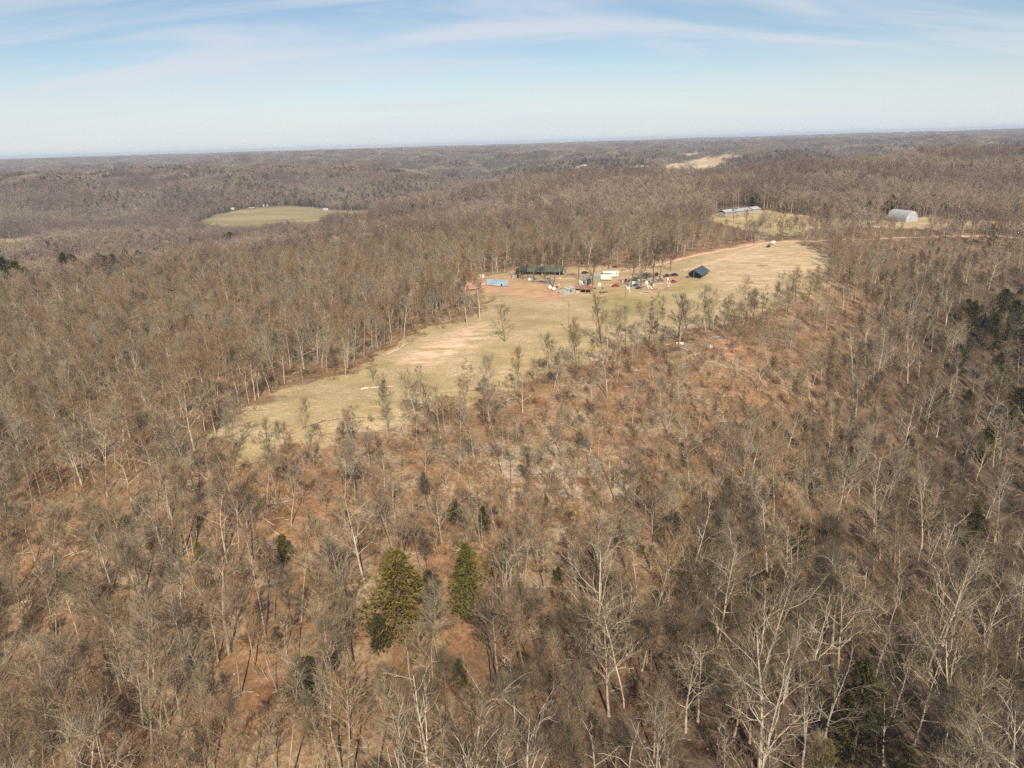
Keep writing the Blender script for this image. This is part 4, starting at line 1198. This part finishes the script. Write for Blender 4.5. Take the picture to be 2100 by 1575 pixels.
# ------------------------------------------------------------------ yard clutter, each piece a thing
def tank(px, py, label):
    e = root('white_tank', px, py, 0, label, 'tank', 'white tanks beside the grey shed')
    MB().blob((0, 0, 1.25), (1.15, 1.15, 1.15), 3, 14, 9, 0.0).build('shell', WHITE, e, smooth=True)
    MB().cyl((0, 0, 2.3), (0, 0, 2.6), .3, n=10).build('lid', GREYW, e)
    for a in range(3):
        MB().cyl((.7 * math.cos(a * 2.1), .7 * math.sin(a * 2.1), -.2), (.6 * math.cos(a * 2.1), .6 * math.sin(a * 2.1), .5), .07, n=6).build('leg', STEEL, e)
tank(1128, 594, 'round white tank left of the grey shed')
tank(1136, 597, 'round white tank left of the grey shed')
def appliance(px, py, w, d, h, mat, label, name='old_appliance', yaw=0, cat='appliance', group=None):
    e = root(name, px, py, yaw, label, cat, group)
    MB().box(-w/2, w/2, -d/2, d/2, 0.02, h).build('cabinet', mat, e, .04)
    dd = MB().box(-w/2 + .06, w/2 - .06, -d/2 - .05, -d/2 - .002, .12, h - .08).build('door', mat, e)
    MB().box(w/2 - .2, w/2 - .14, -d/2 - .1, -d/2 - .051, h * .5, h * .75).build('handle', STEEL, dd)
def barrel(px, py, mat, label, h=1.0, r=.36, group=None):
    e = root('barrel', px, py, 0, label, 'barrel', group)
    MB().cyl((0, 0, 0), (0, 0, h), r, n=14).build('drum', mat, e)
    for z in (.03, h * .35, h * .66, h - .02):
        MB().cyl((0, 0, z - .03), (0, 0, z + .03), r + .03, n=14).build('hoop', mat, e)
def heap(name, px, py, rx, ry, rz, mat, label, cat, seed, rough=.3, nu=14, nv=6):
    return single(name, MB().blob((0, 0, -.1), (rx, ry, rz), seed, nu, nv, rough, True), mat, px, py, seed * 37 % 180, label, cat)
def stack(name, px, py, n, L, w, t, mat, yaw, label, cat='lumber', spread=.25, seed=1, group=None):
    e = root(name, px, py, yaw, label, cat, group, dz=.05)
    rn = random.Random(seed)
    for k in range(n):
        m = MB().box(-L/2, L/2, -w/2, w/2, 0, t).build('plank' if 'sheet' not in name else 'sheet', mat, e)
        m.location = (rn.uniform(-.4, .4), rn.uniform(-spread, spread) * 4, k * t * 1.05 + .01); m.rotation_euler = (rn.gauss(0, .02), rn.gauss(0, .01), rn.gauss(0, .12))
def tyre(px, py, label, r=.45, upright=False):
    m = MB(); n, k2 = 14, 6
    vs = []; fs = []
    for i in range(n):
        a = 6.28318 * i / n
        for j in range(k2):
            b = 6.28318 * j / k2
            q = r + r * .32 * math.cos(b)
            vs.append((q * math.cos(a), q * math.sin(a), r * .32 * math.sin(b) + r * .32))
    for i in range(n):
        for j in range(k2):
            fs.append((i * k2 + j, ((i + 1) % n) * k2 + j, ((i + 1) % n) * k2 + (j + 1) % k2, i * k2 + (j + 1) % k2))
    m.add(vs, fs)
    e = root('tyre_heap', px, py, 20, label, 'tyres')
    for q in range(2):
        o = m.build('tyre', RUB, e); o.location = (q * r * .5, q * r * .3, q * r * .66)
        if upright:
            o.rotation_euler = (R(78), 0, R(q * 25)); o.location = (q * r * .9, q * r * .5, r)

appliance(1053, 571, 2.0, 2.2, 2.2, GREYW, 'grey crate-like cabinet in front of the left end of the farmhouse', 'old_cabinet', 15, 'cabinet')
appliance(1062, 571, 1.2, 1.0, 2.4, BLACKP, 'tall black cabinet standing next to the grey cabinet before the farmhouse', 'old_cabinet', 10, 'cabinet')
appliance(1087, 575, 2.6, 1.4, 1.6, ICE, 'low pale chest freezer under the trees before the farmhouse', 'chest_freezer', 8, 'freezer')
appliance(984, 569, 1.8, 1.4, 1.9, WHITE, 'white boxy appliance at the wood edge left of the blue container', yaw=5)
appliance(991, 569, 1.3, 1.2, 1.7, WHITE, 'smaller white appliance beside the boxy one behind the blue container', yaw=-8)
appliance(1229, 586, 1.9, 1.2, 1.4, WHITE, 'white freezer chest on the grass right of the forked tree', 'chest_freezer', 5, 'freezer')
heap('soil_heap', 972, 590, 10, 6, 3.0, RSOIL, 'pinkish heap of dug soil left of the blue container', 'heap', 11, .22, 20, 7)
heap('leaf_heap', 962, 573, 8.5, 4, 4.2, ORBR, 'orange-brown brush and leaf heap at the wood edge behind the soil heap', 'heap', 12, .35, 20, 7)
heap('stone_heap', 940, 583, 5, 3.2, 2.2, ROCK, 'pale heap of stones at the wood edge left of the orange brush heap', 'heap', 13, .4, 18, 6)
heap('rubble_heap', 1116, 578, 4.0, 2.2, 1.1, GREYB, 'grey rubble heap on the bare ground before the farmhouse', 'heap', 14, .45, 18, 6)
e = root('garden_tiller', 1143, 590, 30, 'small red and white machine behind the two white tanks', 'machine')
MB().box(-.9, .3, -.5, .5, .4, 1.1).build('engine', REDP, e, .05); MB().slab([(.2, -.5, 1.0), (1.6, -.5, 2.3), (1.6, .5, 2.3), (.2, .5, 1.0)], .1).build('chute', CREAM, e)
for y in (-.55, .45):
    MB().cyl((-.3, y, .35), (-.3, y + .12, .35), .35, n=12).build('wheel', RUB, e)
stack('board_pile', 1238, 600, 9, 4.5, .9, .10, GREYB, 14, 'grey weathered board pile on the grass below the forked tree', 'lumber', .45, 4)
stack('plank_pile', 1204, 601, 3, 5.0, .35, .10, WOODL, -6, 'pale planks lying along the front of the rusty lean-to', 'lumber', .3, 5)
stack('sheet_metal', 1316, 602, 3, 3.6, 2.0, .04, ICE, -28, 'pale blue metal sheets lying on the grass below the junk heaps', 'metal sheet', .3, 6)
stack('plank_pile', 1330, 599, 3, 6.0, .4, .08, WOODL, -24, 'long pale planks fanned out beside the blue metal sheets', 'lumber', .4, 7)
stack('plank_pile', 1359, 592, 2, 6.0, .5, .08, WOODL, -12, 'two pale boards lying on grass under the red farm machine', 'lumber', .3, 8)
stack('plank_pile', 1350, 583, 3, 7.5, .45, .12, WOODL, 14, 'long bleached boards leading from junk heap to red farm machine', 'lumber', .3, 9)
heap('junk_heap', 1322, 570, 5.5, 2.6, 2.3, DKGREY, 'dark rounded heap of scrap under a sheet behind the junk yard', 'heap', 15, .25)
heap('junk_heap', 1340, 578, 5.0, 2.0, 1.3, GREYB, 'grey scrap heap around the pair of yard tree trunks', 'heap', 16, .5)
heap('junk_heap', 1331, 590, 3.2, 1.4, 1.0, CREAM, 'cream and yellow plastic heap at the front of the junk yard', 'heap', 17, .55)
heap('junk_heap', 1298, 583, 2.6, 1.5, 1.5, WHITE, 'white sacks heaped at the foot of a yard tree', 'heap', 18, .5)
heap('tarp_heap', 1304, 587, 1.7, 1.2, 1.7, BLUEP, 'dark blue tarpaulin heap between white sacks and black scrap', 'heap', 19, .3)
heap('junk_heap', 1310, 592, 2.2, 1.1, 1.0, BLACKP, 'shiny black scrap heap in front of the blue tarpaulin', 'heap', 20, .45)
heap('bush_heap', 1301, 576, 2.0, 1.4, 1.9, GREENP, 'green tarpaulin heap behind the white sacks', 'heap', 21, .45)
heap('junk_heap', 1356, 575, 3.4, 1.4, 1.1, WOOD, 'brown timber scrap heap below the maroon pickup', 'heap', 22, .5)
heap('junk_heap', 1288, 590, 1.7, 1.0, .9, STEEL, 'silvery scrap metal heap at the left end of the junk yard', 'heap', 23, .5)
barrel(1291, 600, TAN, 'tan barrel standing alone at the lower edge of the junk yard', 1.3, .6)
barrel(1283, 577, BLACKP, 'black barrel behind the silvery scrap heap', 1.5, .45)
barrel(1312, 575, GREENP, 'green barrel beside the dark sheeted heap', 1.2, .45)
barrel(1369, 574, WHITE, 'white barrel between maroon pickup and red machine', 1.3, .6)
tyre(1345, 566, 'two old tyres leaning on the yard tree above the grey scrap heap', .9, True)
tyre(1336, 585, 'two old tyres lying between grey scrap heap and cream plastic heap')
tyre(1220, 592, 'two old tyres stacked at the foot of the forked tree', .5)
appliance(1327, 580, 2.6, .8, 1.0, WHITE, 'long white tub-like appliance in the middle of the junk yard', yaw=15)
appliance(1236, 592, .9, .8, .8, REDP, 'small red box beside the board pile', 'fuel_box', 0, 'box')
appliance(1277, 580, .8, .8, 1.5, WHITE, 'narrow white appliance behind the red car', yaw=3)
rj = random.Random(17)
for k in range(16):
    m_, w_ = rj.choice(((GREYB, 'grey wooden'), (WHITE, 'white plastic'), (WOOD, 'brown wooden')))
    px_, py_ = rj.uniform(1284, 1372), rj.uniform(570, 594)
    e = root('scrap_crate', px_, py_, rj.uniform(0, 90), w_ + ' crate lying about in the junk yard', 'crate', 'crates in the junk yard')
    a_, b_, c_ = rj.uniform(.5, 1.1), rj.uniform(.4, .8), rj.uniform(.5, 1.1)
    MB().box(-a_, a_, -b_, b_, 0, c_).build('box', m_, e); MB().box(-a_ - .05, a_ + .05, -b_ - .05, b_ + .05, c_ - .1, c_ + .03).build('rim', m_, e)
for k in range(12):
    m_, w_ = rj.choice(((BLACKP, 'black'), (WHITE, 'white'), (MAROON, 'rusty maroon'), (BLUEP, 'dark blue')))
    barrel(rj.uniform(1282, 1376), rj.uniform(568, 592), m_, w_ + ' barrel among the scrap of the junk yard', 1.1, .42, 'barrels in the junk yard')
for k in range(10):
    px_, py_ = rj.uniform(1060, 1180), rj.uniform(570, 584)
    e = root('scrap_crate', px_, py_, rj.uniform(0, 90), 'weathered crate on the bare yard before the farmhouse', 'crate', 'crates before the farmhouse')
    a_, b_, c_ = rj.uniform(.5, 1.2), rj.uniform(.4, .8), rj.uniform(.4, 1.0)
    MB().box(-a_, a_, -b_, b_, 0, c_).build('box', rj.choice((GREYB, WOOD, WOODL)), e); MB().box(-a_ - .05, a_ + .05, -b_ - .05, b_ + .05, c_ - .1, c_ + .03).build('rim', GREYB, e)
for k in range(8):
    stack('plank_pile', rj.uniform(1290, 1372), rj.uniform(575, 596), 2, rj.uniform(2.5, 5), .35, .1, rj.choice((GREYB, WOODL)), rj.uniform(-40, 40), 'loose boards lying about in the junk yard', 'lumber', .3, 50 + k, 'loose boards in the junk yard')
# rubbish on the wooded slope below the meadow
stack('sheet_metal', 1362, 691, 2, 5.0, 1.6, .06, ICE, 2, 'pale blue metal sheet lying on the slope below the meadow edge', 'metal sheet', .1, 21)
stack('sheet_metal', 1405, 752, 4, 4.0, .8, .06, STEEL, 12, 'grey metal strips lying among trees below the blue sheet', 'metal sheet', .3, 22)
stack('sheet_metal', 1466, 692, 3, 4.2, .7, .06, STEEL, 20, 'thin steel strips lying above the red soil patch', 'metal sheet', .3, 23)
appliance(1233, 735, 1.5, 1.2, 1.3, WHITE, 'white cube appliance dumped at the lower meadow edge', yaw=10)
appliance(1394, 706, 3.0, 1.0, .8, WHITE, 'long white tub dumped on the slope below the blue metal sheet', 'old_bathtub', -15, 'bathtub')
appliance(1456, 713, 1.7, 1.2, 1.2, WHITE, 'white appliance dumped beside the red soil patch', yaw=30)
for k, (px, py) in enumerate(((1235, 745), (1245, 741), (1253, 742), (1260, 742), (1222, 740), (1212, 737))):
    single('pale_boulder', MB().blob((0, 0, .25), (.75, .6, .6), 60 + k, 9, 6, .18), ROCK, px, py, k * 40, 'pale boulder in the row beside the dumped white cube', 'boulder', 'pale boulders beside the dumped white cube')
heap('earth_patch', 1563, 545, 3.8, 1.6, .5, BROWNT, 'low brown earth mound alone on the open meadow', 'mound', 24, .25)

# ------------------------------------------------------------------ logs and fallen trees
def log(px0, py0, px1, py1, r, mat, label, branches=0, seed=1, group=None):
    a, b = at(px0, py0), at(px1, py1)
    e = bpy.data.objects.new('fallen_log', None); COL.objects.link(e); e.location = a; tag(e, label, 'log', group)
    d = b - a; n = 7; rn = random.Random(seed)
    s = Shape()
    pts = []
    for k in range(n):
        q = a + d * (k / (n - 1)); q.z = h1(q.x, q.y) + r * .7 + (rn.uniform(0, .15)); pts.append(q - a)
    s.tube(pts, [r * (1 - .45 * k / (n - 1)) for k in range(n)], 8)
    s.f.append(tuple(range(8)))
    mesh_obj('stem', s.v, s.f, mat, e)
    t = pts[0] - pts[1]; t.normalize()
    MB().cyl(pts[0], pts[0] + t * .04, r * .97, r * .97, 10).build('cut_end', CUT, e)
    for k in range(branches):
        p, dd = along(pts, rn.uniform(.45, 1)); sd = side_dir(rn, dd, R(rn.uniform(30, 70))); sd.z = abs(sd.z) + .2
        bs = Shape(); bs.tube(path(rn, p, sd, rn.uniform(2, 5), 4, .2), [r * .35, r * .28, r * .2, r * .12, .02], 5)
        mesh_obj('branch', bs.v, bs.f, mat, e)
log(740, 799, 806, 794, .34, LOGP, 'straight bleached log lying alone on the lower meadow')
log(618, 880, 668, 863, .32, LOGB, 'dark log at the lower meadow edge next to a pale cut stump', 0, 2)
log(672, 862, 760, 856, .30, LOGB, 'long brown log continuing the line of the dark log along the meadow edge', 0, 3)
log(795, 728, 828, 712, .3, LOGP, 'bleached fallen tree with forked limbs at the wood edge on the meadow', 6, 4)
log(1622, 507, 1662, 509, .35, LOGP, 'pale fallen tree beside the dirt road at the top of the meadow', 3, 5)
log(1650, 506, 1682, 514, .3, LOGP, 'pale log at the upper right corner of the meadow', 1, 6)
log(1660, 514, 1694, 528, .28, LOGP, 'pale log lying down the slope at the right meadow edge', 0, 7)
log(440, 970, 545, 945, .3, LOGB, 'long brown fallen trunk under trees left of the meadow tip', 2, 8)
log(470, 1118, 550, 1108, .16, LOGB, 'thin fallen trunk beside the small lone olive cedar', 2, 9)
log(1490, 1000, 1560, 985, .22, LOGP, 'pale fallen trunk on the slope above the dark ravine', 3, 10)
log(1232, 702, 1245, 699, .3, LOGP, 'short pale log at the foot of a meadow tree', 0, 11)
e = root('cut_stump', 589, 889, 0, 'round pale cut stump at the lower tip of the meadow', 'stump')
MB().cyl((0, 0, -.2), (0, 0, .7), .75, .65, 14).build('bark', LOGB, e); MB().cyl((0, 0, .7), (0, 0, .74), .66, .64, 14).build('cut_face', CUT, e)

# ------------------------------------------------------------------ utility poles
for px, py, lab in ((1166, 684, 'wooden utility pole on the meadow below the grey shed'), (1281, 656, 'wooden utility pole on the meadow below the junk yard'), (1523, 492, 'wooden utility pole where wood meets the dirt road')):
    e = root('utility_pole', px, py, 10, lab, 'pole')
    MB().cyl((0, 0, -.5), (0, 0, 14.5), .19, .12, 8).build('shaft', WOOD, e)
    MB().box(-1.1, 1.1, -.06, .06, 13.6, 13.75).build('crossarm', WOOD, e)
    for x in (-1, -.3, .3, 1):
        MB().cyl((x, 0, 13.75), (x, 0, 13.95), .05, n=6).build('insulator', WHITE, e)
    MB().cyl((.32, -.05, 12.2), (.32, -.05, 13.1), .22, n=10).build('transformer', DKGREY, e)

# ------------------------------------------------------------------ bird gliding over the wood
def bird():
    d = (_f + _r2 * ((353 - 1050) / FPX) + _u2 * ((787.5 - 596) / FPX)).normalized()
    c = Vector((0, 0, CAM_Z)) + d * 118
    e = bpy.data.objects.new('soaring_bird', None); COL.objects.link(e); e.location = c; e.rotation_euler = (R(-8), R(12), R(50))
    tag(e, 'dark vulture-like bird gliding over the wood left of the farm', 'bird')
    b = MB().blob((0, 0, 0), (.11, .34, .1), 2, 10, 8, .02)
    b.blob((0, .36, .02), (.05, .08, .05), 3, 8, 6, .02)
    for s in (-1, 1):
        w = [(0, .12, .03), (.32, .16, .12), (.62, .08, .2), (.84, -.06, .26), (.6, -.14, .19), (.3, -.16, .11), (0, -.16, .03)]
        n = len(w)
        vs = [(s * x, y, z) for x, y, z in w] + [(s * x, y, z - .03) for x, y, z in w]
        fs = [tuple(range(n)), tuple(range(2 * n - 1, n - 1, -1))] + [(i, n + i, n + (i + 1) % n, (i + 1) % n) for i in range(n)]
        b.add(vs, fs)
    b.add([(-.06, -.3, 0), (.06, -.3, 0), (.13, -.56, .01), (-.13, -.56, .01), (-.06, -.3, .03), (.06, -.3, .03), (.13, -.56, .03), (-.13, -.56, .03)], [(3, 2, 1, 0), (4, 5, 6, 7), (0, 1, 5, 4), (1, 2, 6, 5), (2, 3, 7, 6), (3, 0, 4, 7)])
    b.build('body', FEATH, e, smooth=False)
bird()

# ------------------------------------------------------------------ pale rock faces of the far bluff
for k, (px, py, sx, sz, lab) in enumerate(((1190, 349, 22, 10, 'pale rock outcrop in the dark cedar bluff across the valley'), (1316, 346, 26, 7, 'low pale rock ledge at the right part of the cedar bluff'), (1272, 352, 8, 5, 'small pale rock between the two larger bluff outcrops'))):
    p = at(px, py)
    m = MB()
    for q in range(7):
        m.blob((random.Random(k * 9 + q).uniform(-sx, sx) * .7, q * .5, random.Random(k * 7 + q).uniform(2, sz)), (sx * .4, 6, sz * .5), 80 + q + k * 10, 8, 6, .3)
    o = m.build('rock_outcrop', ROCK); o.location = (p.x, p.y - 4, p.z + 3); tag(o, lab, 'rock')

# ------------------------------------------------------------------ trees standing on their own
FIELD = []
for s, kw in enumerate((dict(limbs=14, fork=0.25, ang=(40, 75), limbL=0.36, crook=0.2), dict(limbs=13, fork=0.3, ang=(35, 65), limbL=0.32, crook=0.16), dict(limbs=12, fork=0.32, ang=(40, 80), limbL=0.38, crook=0.24), dict(limbs=14, fork=0.22, ang=(30, 60), limbL=0.34, crook=0.15))):
    T, C = gen_tree(600 + s, 14, 0.23, br=5, sub=4, tw=4, twL=.9, tww=.045, **kw)
    FIELD.append((to_mesh('field_tree_trunk', [(T, BARKD)]), to_mesh('field_tree_crown', [(C, TWIGD)])))
YARDT = []
for s in range(3):
    T, C = gen_tree(620 + s, 18, 0.36, limbs=13, fork=0.36, ang=(40, 72), limbL=0.42, crook=0.22, br=6, sub=5, tw=6, twL=1.3, tww=.05)
    YARDT.append((to_mesh('yard_tree_trunk', [(T, BARKD)]), to_mesh('yard_tree_crown', [(C, TWIGD)])))
def tree_px(meshes, H0, px, py, top, name, label, group=None, yaw=0.0, wide=1.0, tilt=(0, 0)):
    p = at(px, py)
    dep = (p - Vector((0, 0, CAM_Z))).length
    Ht = (py - top) / FPX * dep / 0.97
    s = Ht / H0
    return put_tree(name, label, group, meshes[0], meshes[1], p, yaw, (s * wide, s * wide, s), tilt)
for k, (px, py, top, lab) in enumerate((
        (1036, 701, 622, 'dark bare tree standing alone in the middle of the lower meadow'),
        (1232, 704, 606, 'tall bare tree on the bare-soil spot at the lower meadow edge'),
        (1346, 686, 606, 'dark bare tree just above the blue metal sheet on the slope'),
        (1391, 694, 612, 'dark bare tree directly behind the long white tub on the slope'),
        (1411, 704, 606, 'tall thin dark tree right of the long white tub on the slope'))):
    tree_px(FIELD[k % 4], 14, px, py, top, 'meadow_tree', lab, None, k * 1.3)
for k, (px, py, top) in enumerate(((1455, 676, 612), (1484, 672, 616), (1528, 664, 606), (1563, 668, 596), (1632, 618, 562), (1655, 620, 566), (1330, 712, 650), (1283, 730, 660), (1180, 740, 668),
                                     (1128, 758, 700), (1062, 772, 712), (960, 800, 740), (880, 850, 785), (722, 905, 835), (548, 920, 860), (1615, 640, 585), (1500, 700, 648), (862, 805, 752), (765, 782, 722))):
    tree_px(FIELD[(k * 3 + 1) % 4], 14, px, py, top, 'meadow_edge_tree', 'small dark bare tree along the lower edge of the meadow', 'bare trees along the lower meadow edge', k * 1.7)
for k, (px, py, top, lab) in enumerate((
        (1095, 579, 514, 'bare yard tree in front of the middle of the green-roofed farmhouse'),
        (1073, 572, 512, 'bare yard tree in front of the left half of the green-roofed farmhouse'),
        (1134, 590, 510, 'bare yard tree behind the two round white tanks'),
        (1187, 573, 508, 'bare yard tree left of the small white-fronted cabin'),
        (1216, 596, 516, 'big forked yard tree between the cabin and the white trailers'),
        (1293, 592, 518, 'bare yard tree standing in the white sacks of the junk yard'),
        (1315, 586, 520, 'slim bare yard tree in the middle of the junk yard'),
        (1340, 580, 494, 'tall yard tree with old tyre leaning beside it'),
        (1351, 578, 500, 'dark yard tree next to the tree with the leaning tyre'),
        (1375, 556, 505, 'bare tree on the grass behind the red pickup'),
        (1248, 551, 492, 'pair-like tall tree on the lane behind the white camper'),
        (1160, 560, 506, 'bare tree behind the black car at the farmhouse end'),
        (1118, 571, 508, 'bare yard tree at the right end of the green farmhouse porch'),
        (1083, 566, 512, 'slim yard tree close to the chest freezer before the farmhouse'),
        (1064, 568, 510, 'bare yard tree beside the tall black cabinet'))):
    tree_px(YARDT[k % 3], 18, px, py, top, 'yard_tree', lab, None, k * 2.1, 0.95)
PALEF = [f for f in FORMS if f[0] == 'pale_limbed_tree']; DEADF = [f for f in FORMS if f[0] == 'dead_tree']
for k, (px, py, top, lab) in enumerate((
        (984, 654, 578, 'white-barked tree at the wood corner left of the open meadow'),
        (958, 664, 596, 'slim white-barked tree inside the wood corner beside the meadow'),
        (709, 772, 700, 'pale tree standing out on the left meadow edge above the straight log'),
        (1600, 428, 368, 'large white-barked tree rising behind the long metal barn'),
        (1572, 426, 372, 'white-barked tree between the long barn and a larger white tree'),
        (1900, 428, 382, 'tall pale tree rising behind the arched barn'),
        (585, 632, 570, 'single pale tree rising above the brown canopy left of the farm'))):
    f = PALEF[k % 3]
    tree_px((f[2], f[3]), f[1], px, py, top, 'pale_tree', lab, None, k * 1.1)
f = DEADF[0]
tree_px((f[2], f[3]), f[1], 2003, 468, 420, 'dead_tree', 'bleached dead tree with spread limbs on the far grassy clearing', None, 1.0, 1.3)
for k, (px, py, top) in enumerate(((1505, 455, 425), (1530, 462, 432), (1570, 468, 434), (1605, 478, 440), (1640, 470, 430), (1690, 478, 432), (1735, 470, 420), (1760, 462, 418), (1958, 472, 436), (1966, 476, 440), (1545, 497, 452), (2030, 480, 440), (1600, 496, 460))):
    tree_px(FIELD[k % 4], 14, px, py, top, 'clearing_tree', 'bare tree scattered on the far grassy clearing', 'bare trees on the far clearing', k * 1.9, 1.25)

# ------------------------------------------------------------------ cedars
def cedar_px(kind, px, py, top, label, wide=1.0, group=None, name='cedar_tree'):
    H0, tm, cm = CEDARS[kind]
    p = at(px, py); dep = (p - Vector((0, 0, CAM_Z))).length
    ca = math.cos(math.asin(min(.95, (CAM_Z - p.z) / dep)))
    s = (py - top) / FPX * dep / ca / H0
    return put_tree(name, label, group, tm, cm, p, px * .7, (s * wide, s * wide, s))
cedar_px('broad', 822, 1296, 1150, 'broad bronze-olive cedar, biggest of the cedars in the foreground wood', 1.0)
cedar_px('column', 962, 1272, 1132, 'columnar bright olive cedar right of the broad bronze cedar', .95)
cedar_px('bush', 884, 1244, 1178, 'rounded dark cedar between the broad bronze and the columnar olive cedar', .9)
cedar_px('small', 583, 1152, 1102, 'small olive cedar standing alone left of the broad bronze cedar', 1.3)
cedar_px('bush', 626, 1440, 1362, 'dark rounded cedar below the small lone olive cedar', .9)
cedar_px('cone', 680, 1402, 1345, 'dark pointed cedar beside the dark rounded one', .9)
cedar_px('cone', 1748, 1556, 1405, 'very dark big cedar at the bottom of the ravine wood', .95)
cedar_px('small', 1690, 1590, 1535, 'small olive cedar under the very dark big cedar', 1.2)
for k, (px, py, top, kd) in enumerate(((1033, 1170, 1118, 'bush'), (934, 1074, 1032, 'bush'), (992, 1090, 1040, 'cone'), (1584, 900, 866, 'small'), (1686, 905, 872, 'small'), (1858, 955, 900, 'cone'), (1320, 1042, 980, 'cone'), (1218, 1160, 1116, 'bush'), (1270, 1120, 1080, 'cone'),
                                         (1660, 1010, 965, 'bush'), (1830, 985, 940, 'bush'), (945, 1410, 1360, 'cone'), (1978, 672, 622, 'bush'), (2052, 660, 604, 'bush'), (2010, 700, 655, 'bush'), (1955, 640, 612, 'cone'), (2085, 640, 600, 'cone'), (1380, 1100, 1050, 'bush'), (1500, 1010, 970, 'small'), (1560, 1060, 1010, 'cone'),
                                         (780, 1330, 1270, 'bush'), (1930, 730, 690, 'cone'), (1740, 960, 920, 'small'), (1990, 690, 628, 'cone'), (2030, 720, 655, 'cone'), (2070, 700, 630, 'bush'), (2095, 750, 680, 'cone'), (1960, 770, 715, 'bush'), (2040, 800, 735, 'cone'), (1930, 860, 805, 'cone'), (2080, 880, 810, 'bush'), (1900, 700, 655, 'bush'), (2020, 950, 880, 'cone'), (1880, 1080, 1015, 'bush'), (1990, 1120, 1050, 'cone'), (1470, 1180, 1130, 'bush'), (1640, 1130, 1080, 'cone'), (1120, 1060, 1020, 'small'), (1410, 960, 925, 'small'), (870, 1010, 975, 'small'), (1250, 1230, 1185, 'cone'), (1560, 1240, 1180, 'bush'), (1870, 610, 585, 'bush'), (1145, 1200, 1165, 'small'), (410, 1150, 1115, 'small'))):
    cedar_px(kd, px, py, top, 'smaller green cedar half hidden among the bare trees of the slope', 1.0, 'smaller cedars on the wooded slope')
rc = random.Random(23); n_ = 0  # cedars added along the ravine to make dark gaps in place of shade
while n_ < 46:
    t_ = rc.random(); a_ = rav[:-1][int(t_ * 5)]; b_ = rav[1:][int(t_ * 5)]; f_ = t_ * 5 - int(t_ * 5)
    x_ = a_[0] + (b_[0] - a_[0]) * f_ + rc.gauss(0, 26); y_ = a_[1] + (b_[1] - a_[1]) * f_ + rc.gauss(0, 26)
    H0, tm, cm = CEDARS[rc.choice(('cone', 'bush', 'cone'))]
    s_ = rc.uniform(.6, 1.15)
    put_tree('ravine_cedar', 'dark cedar added under the bare trees to darken the ravine', 'dark cedars added to darken the ravine', tm, cm, (x_, y_, h1(x_, y_)), rc.uniform(0, 6), (s_ * 1.15, s_ * 1.15, s_)); n_ += 1
for k, (px, py, top, kd) in enumerate(((1826, 440, 405, 'bush'),)):
    cedar_px(kd, px, py, top, 'dark rounded cedar just behind the arched barn', .9)
cedar_px('bush', 1541, 428, 406, 'small round cedar behind the right end of the long barn')
for k, (px, py, top, kd) in enumerate(((15, 590, 560, 'bush'), (42, 586, 565, 'small'), (140, 572, 548, 'cone'), (155, 568, 550, 'bush'), (225, 572, 552, 'bush'), (240, 568, 548, 'cone'), (265, 562, 540, 'cone'), (290, 560, 540, 'cone'), (180, 580, 566, 'small'), (325, 548, 534, 'cone'), (60, 592, 576, 'small'), (477, 512, 500, 'bush'), (210, 566, 546, 'cone'), (338, 546, 530, 'cone'))):
    cedar_px(kd, px, py + 8, top - 20, 'dark cedar in the dip between two bare wooded ridges', 1.2, 'cedars in the dip between the ridges')

# ------------------------------------------------------------------ haze
def haze():
    s = 17500.0; z0, z1 = -140.0, 105.0
    v = [(-s, -s, z0), (s, -s, z0), (s, s, z0), (-s, s, z0), (-s, -s, z1), (s, -s, z1), (s, s, z1), (-s, s, z1)]
    f = [(3, 2, 1, 0), (4, 5, 6, 7), (0, 1, 5, 4), (1, 2, 6, 5), (2, 3, 7, 6), (3, 0, 4, 7)]
    m = bpy.data.materials.new('haze_air'); m.use_nodes = True
    t = m.node_tree; t.nodes.clear()
    pv = t.nodes.new('ShaderNodeVolumePrincipled'); o = t.nodes.new('ShaderNodeOutputMaterial')
    pv.inputs['Color'].default_value = (0.72, 0.83, 1.0, 1)
    pv.inputs['Density'].default_value = 8e-5
    pv.inputs['Anisotropy'].default_value = 0.0
    t.links.new(pv.outputs[0], o.inputs['Volume'])
    b = mesh_obj('haze', v, f, m)
    tag(b, 'thin blue air haze between here and the horizon', kind='stuff')
haze()
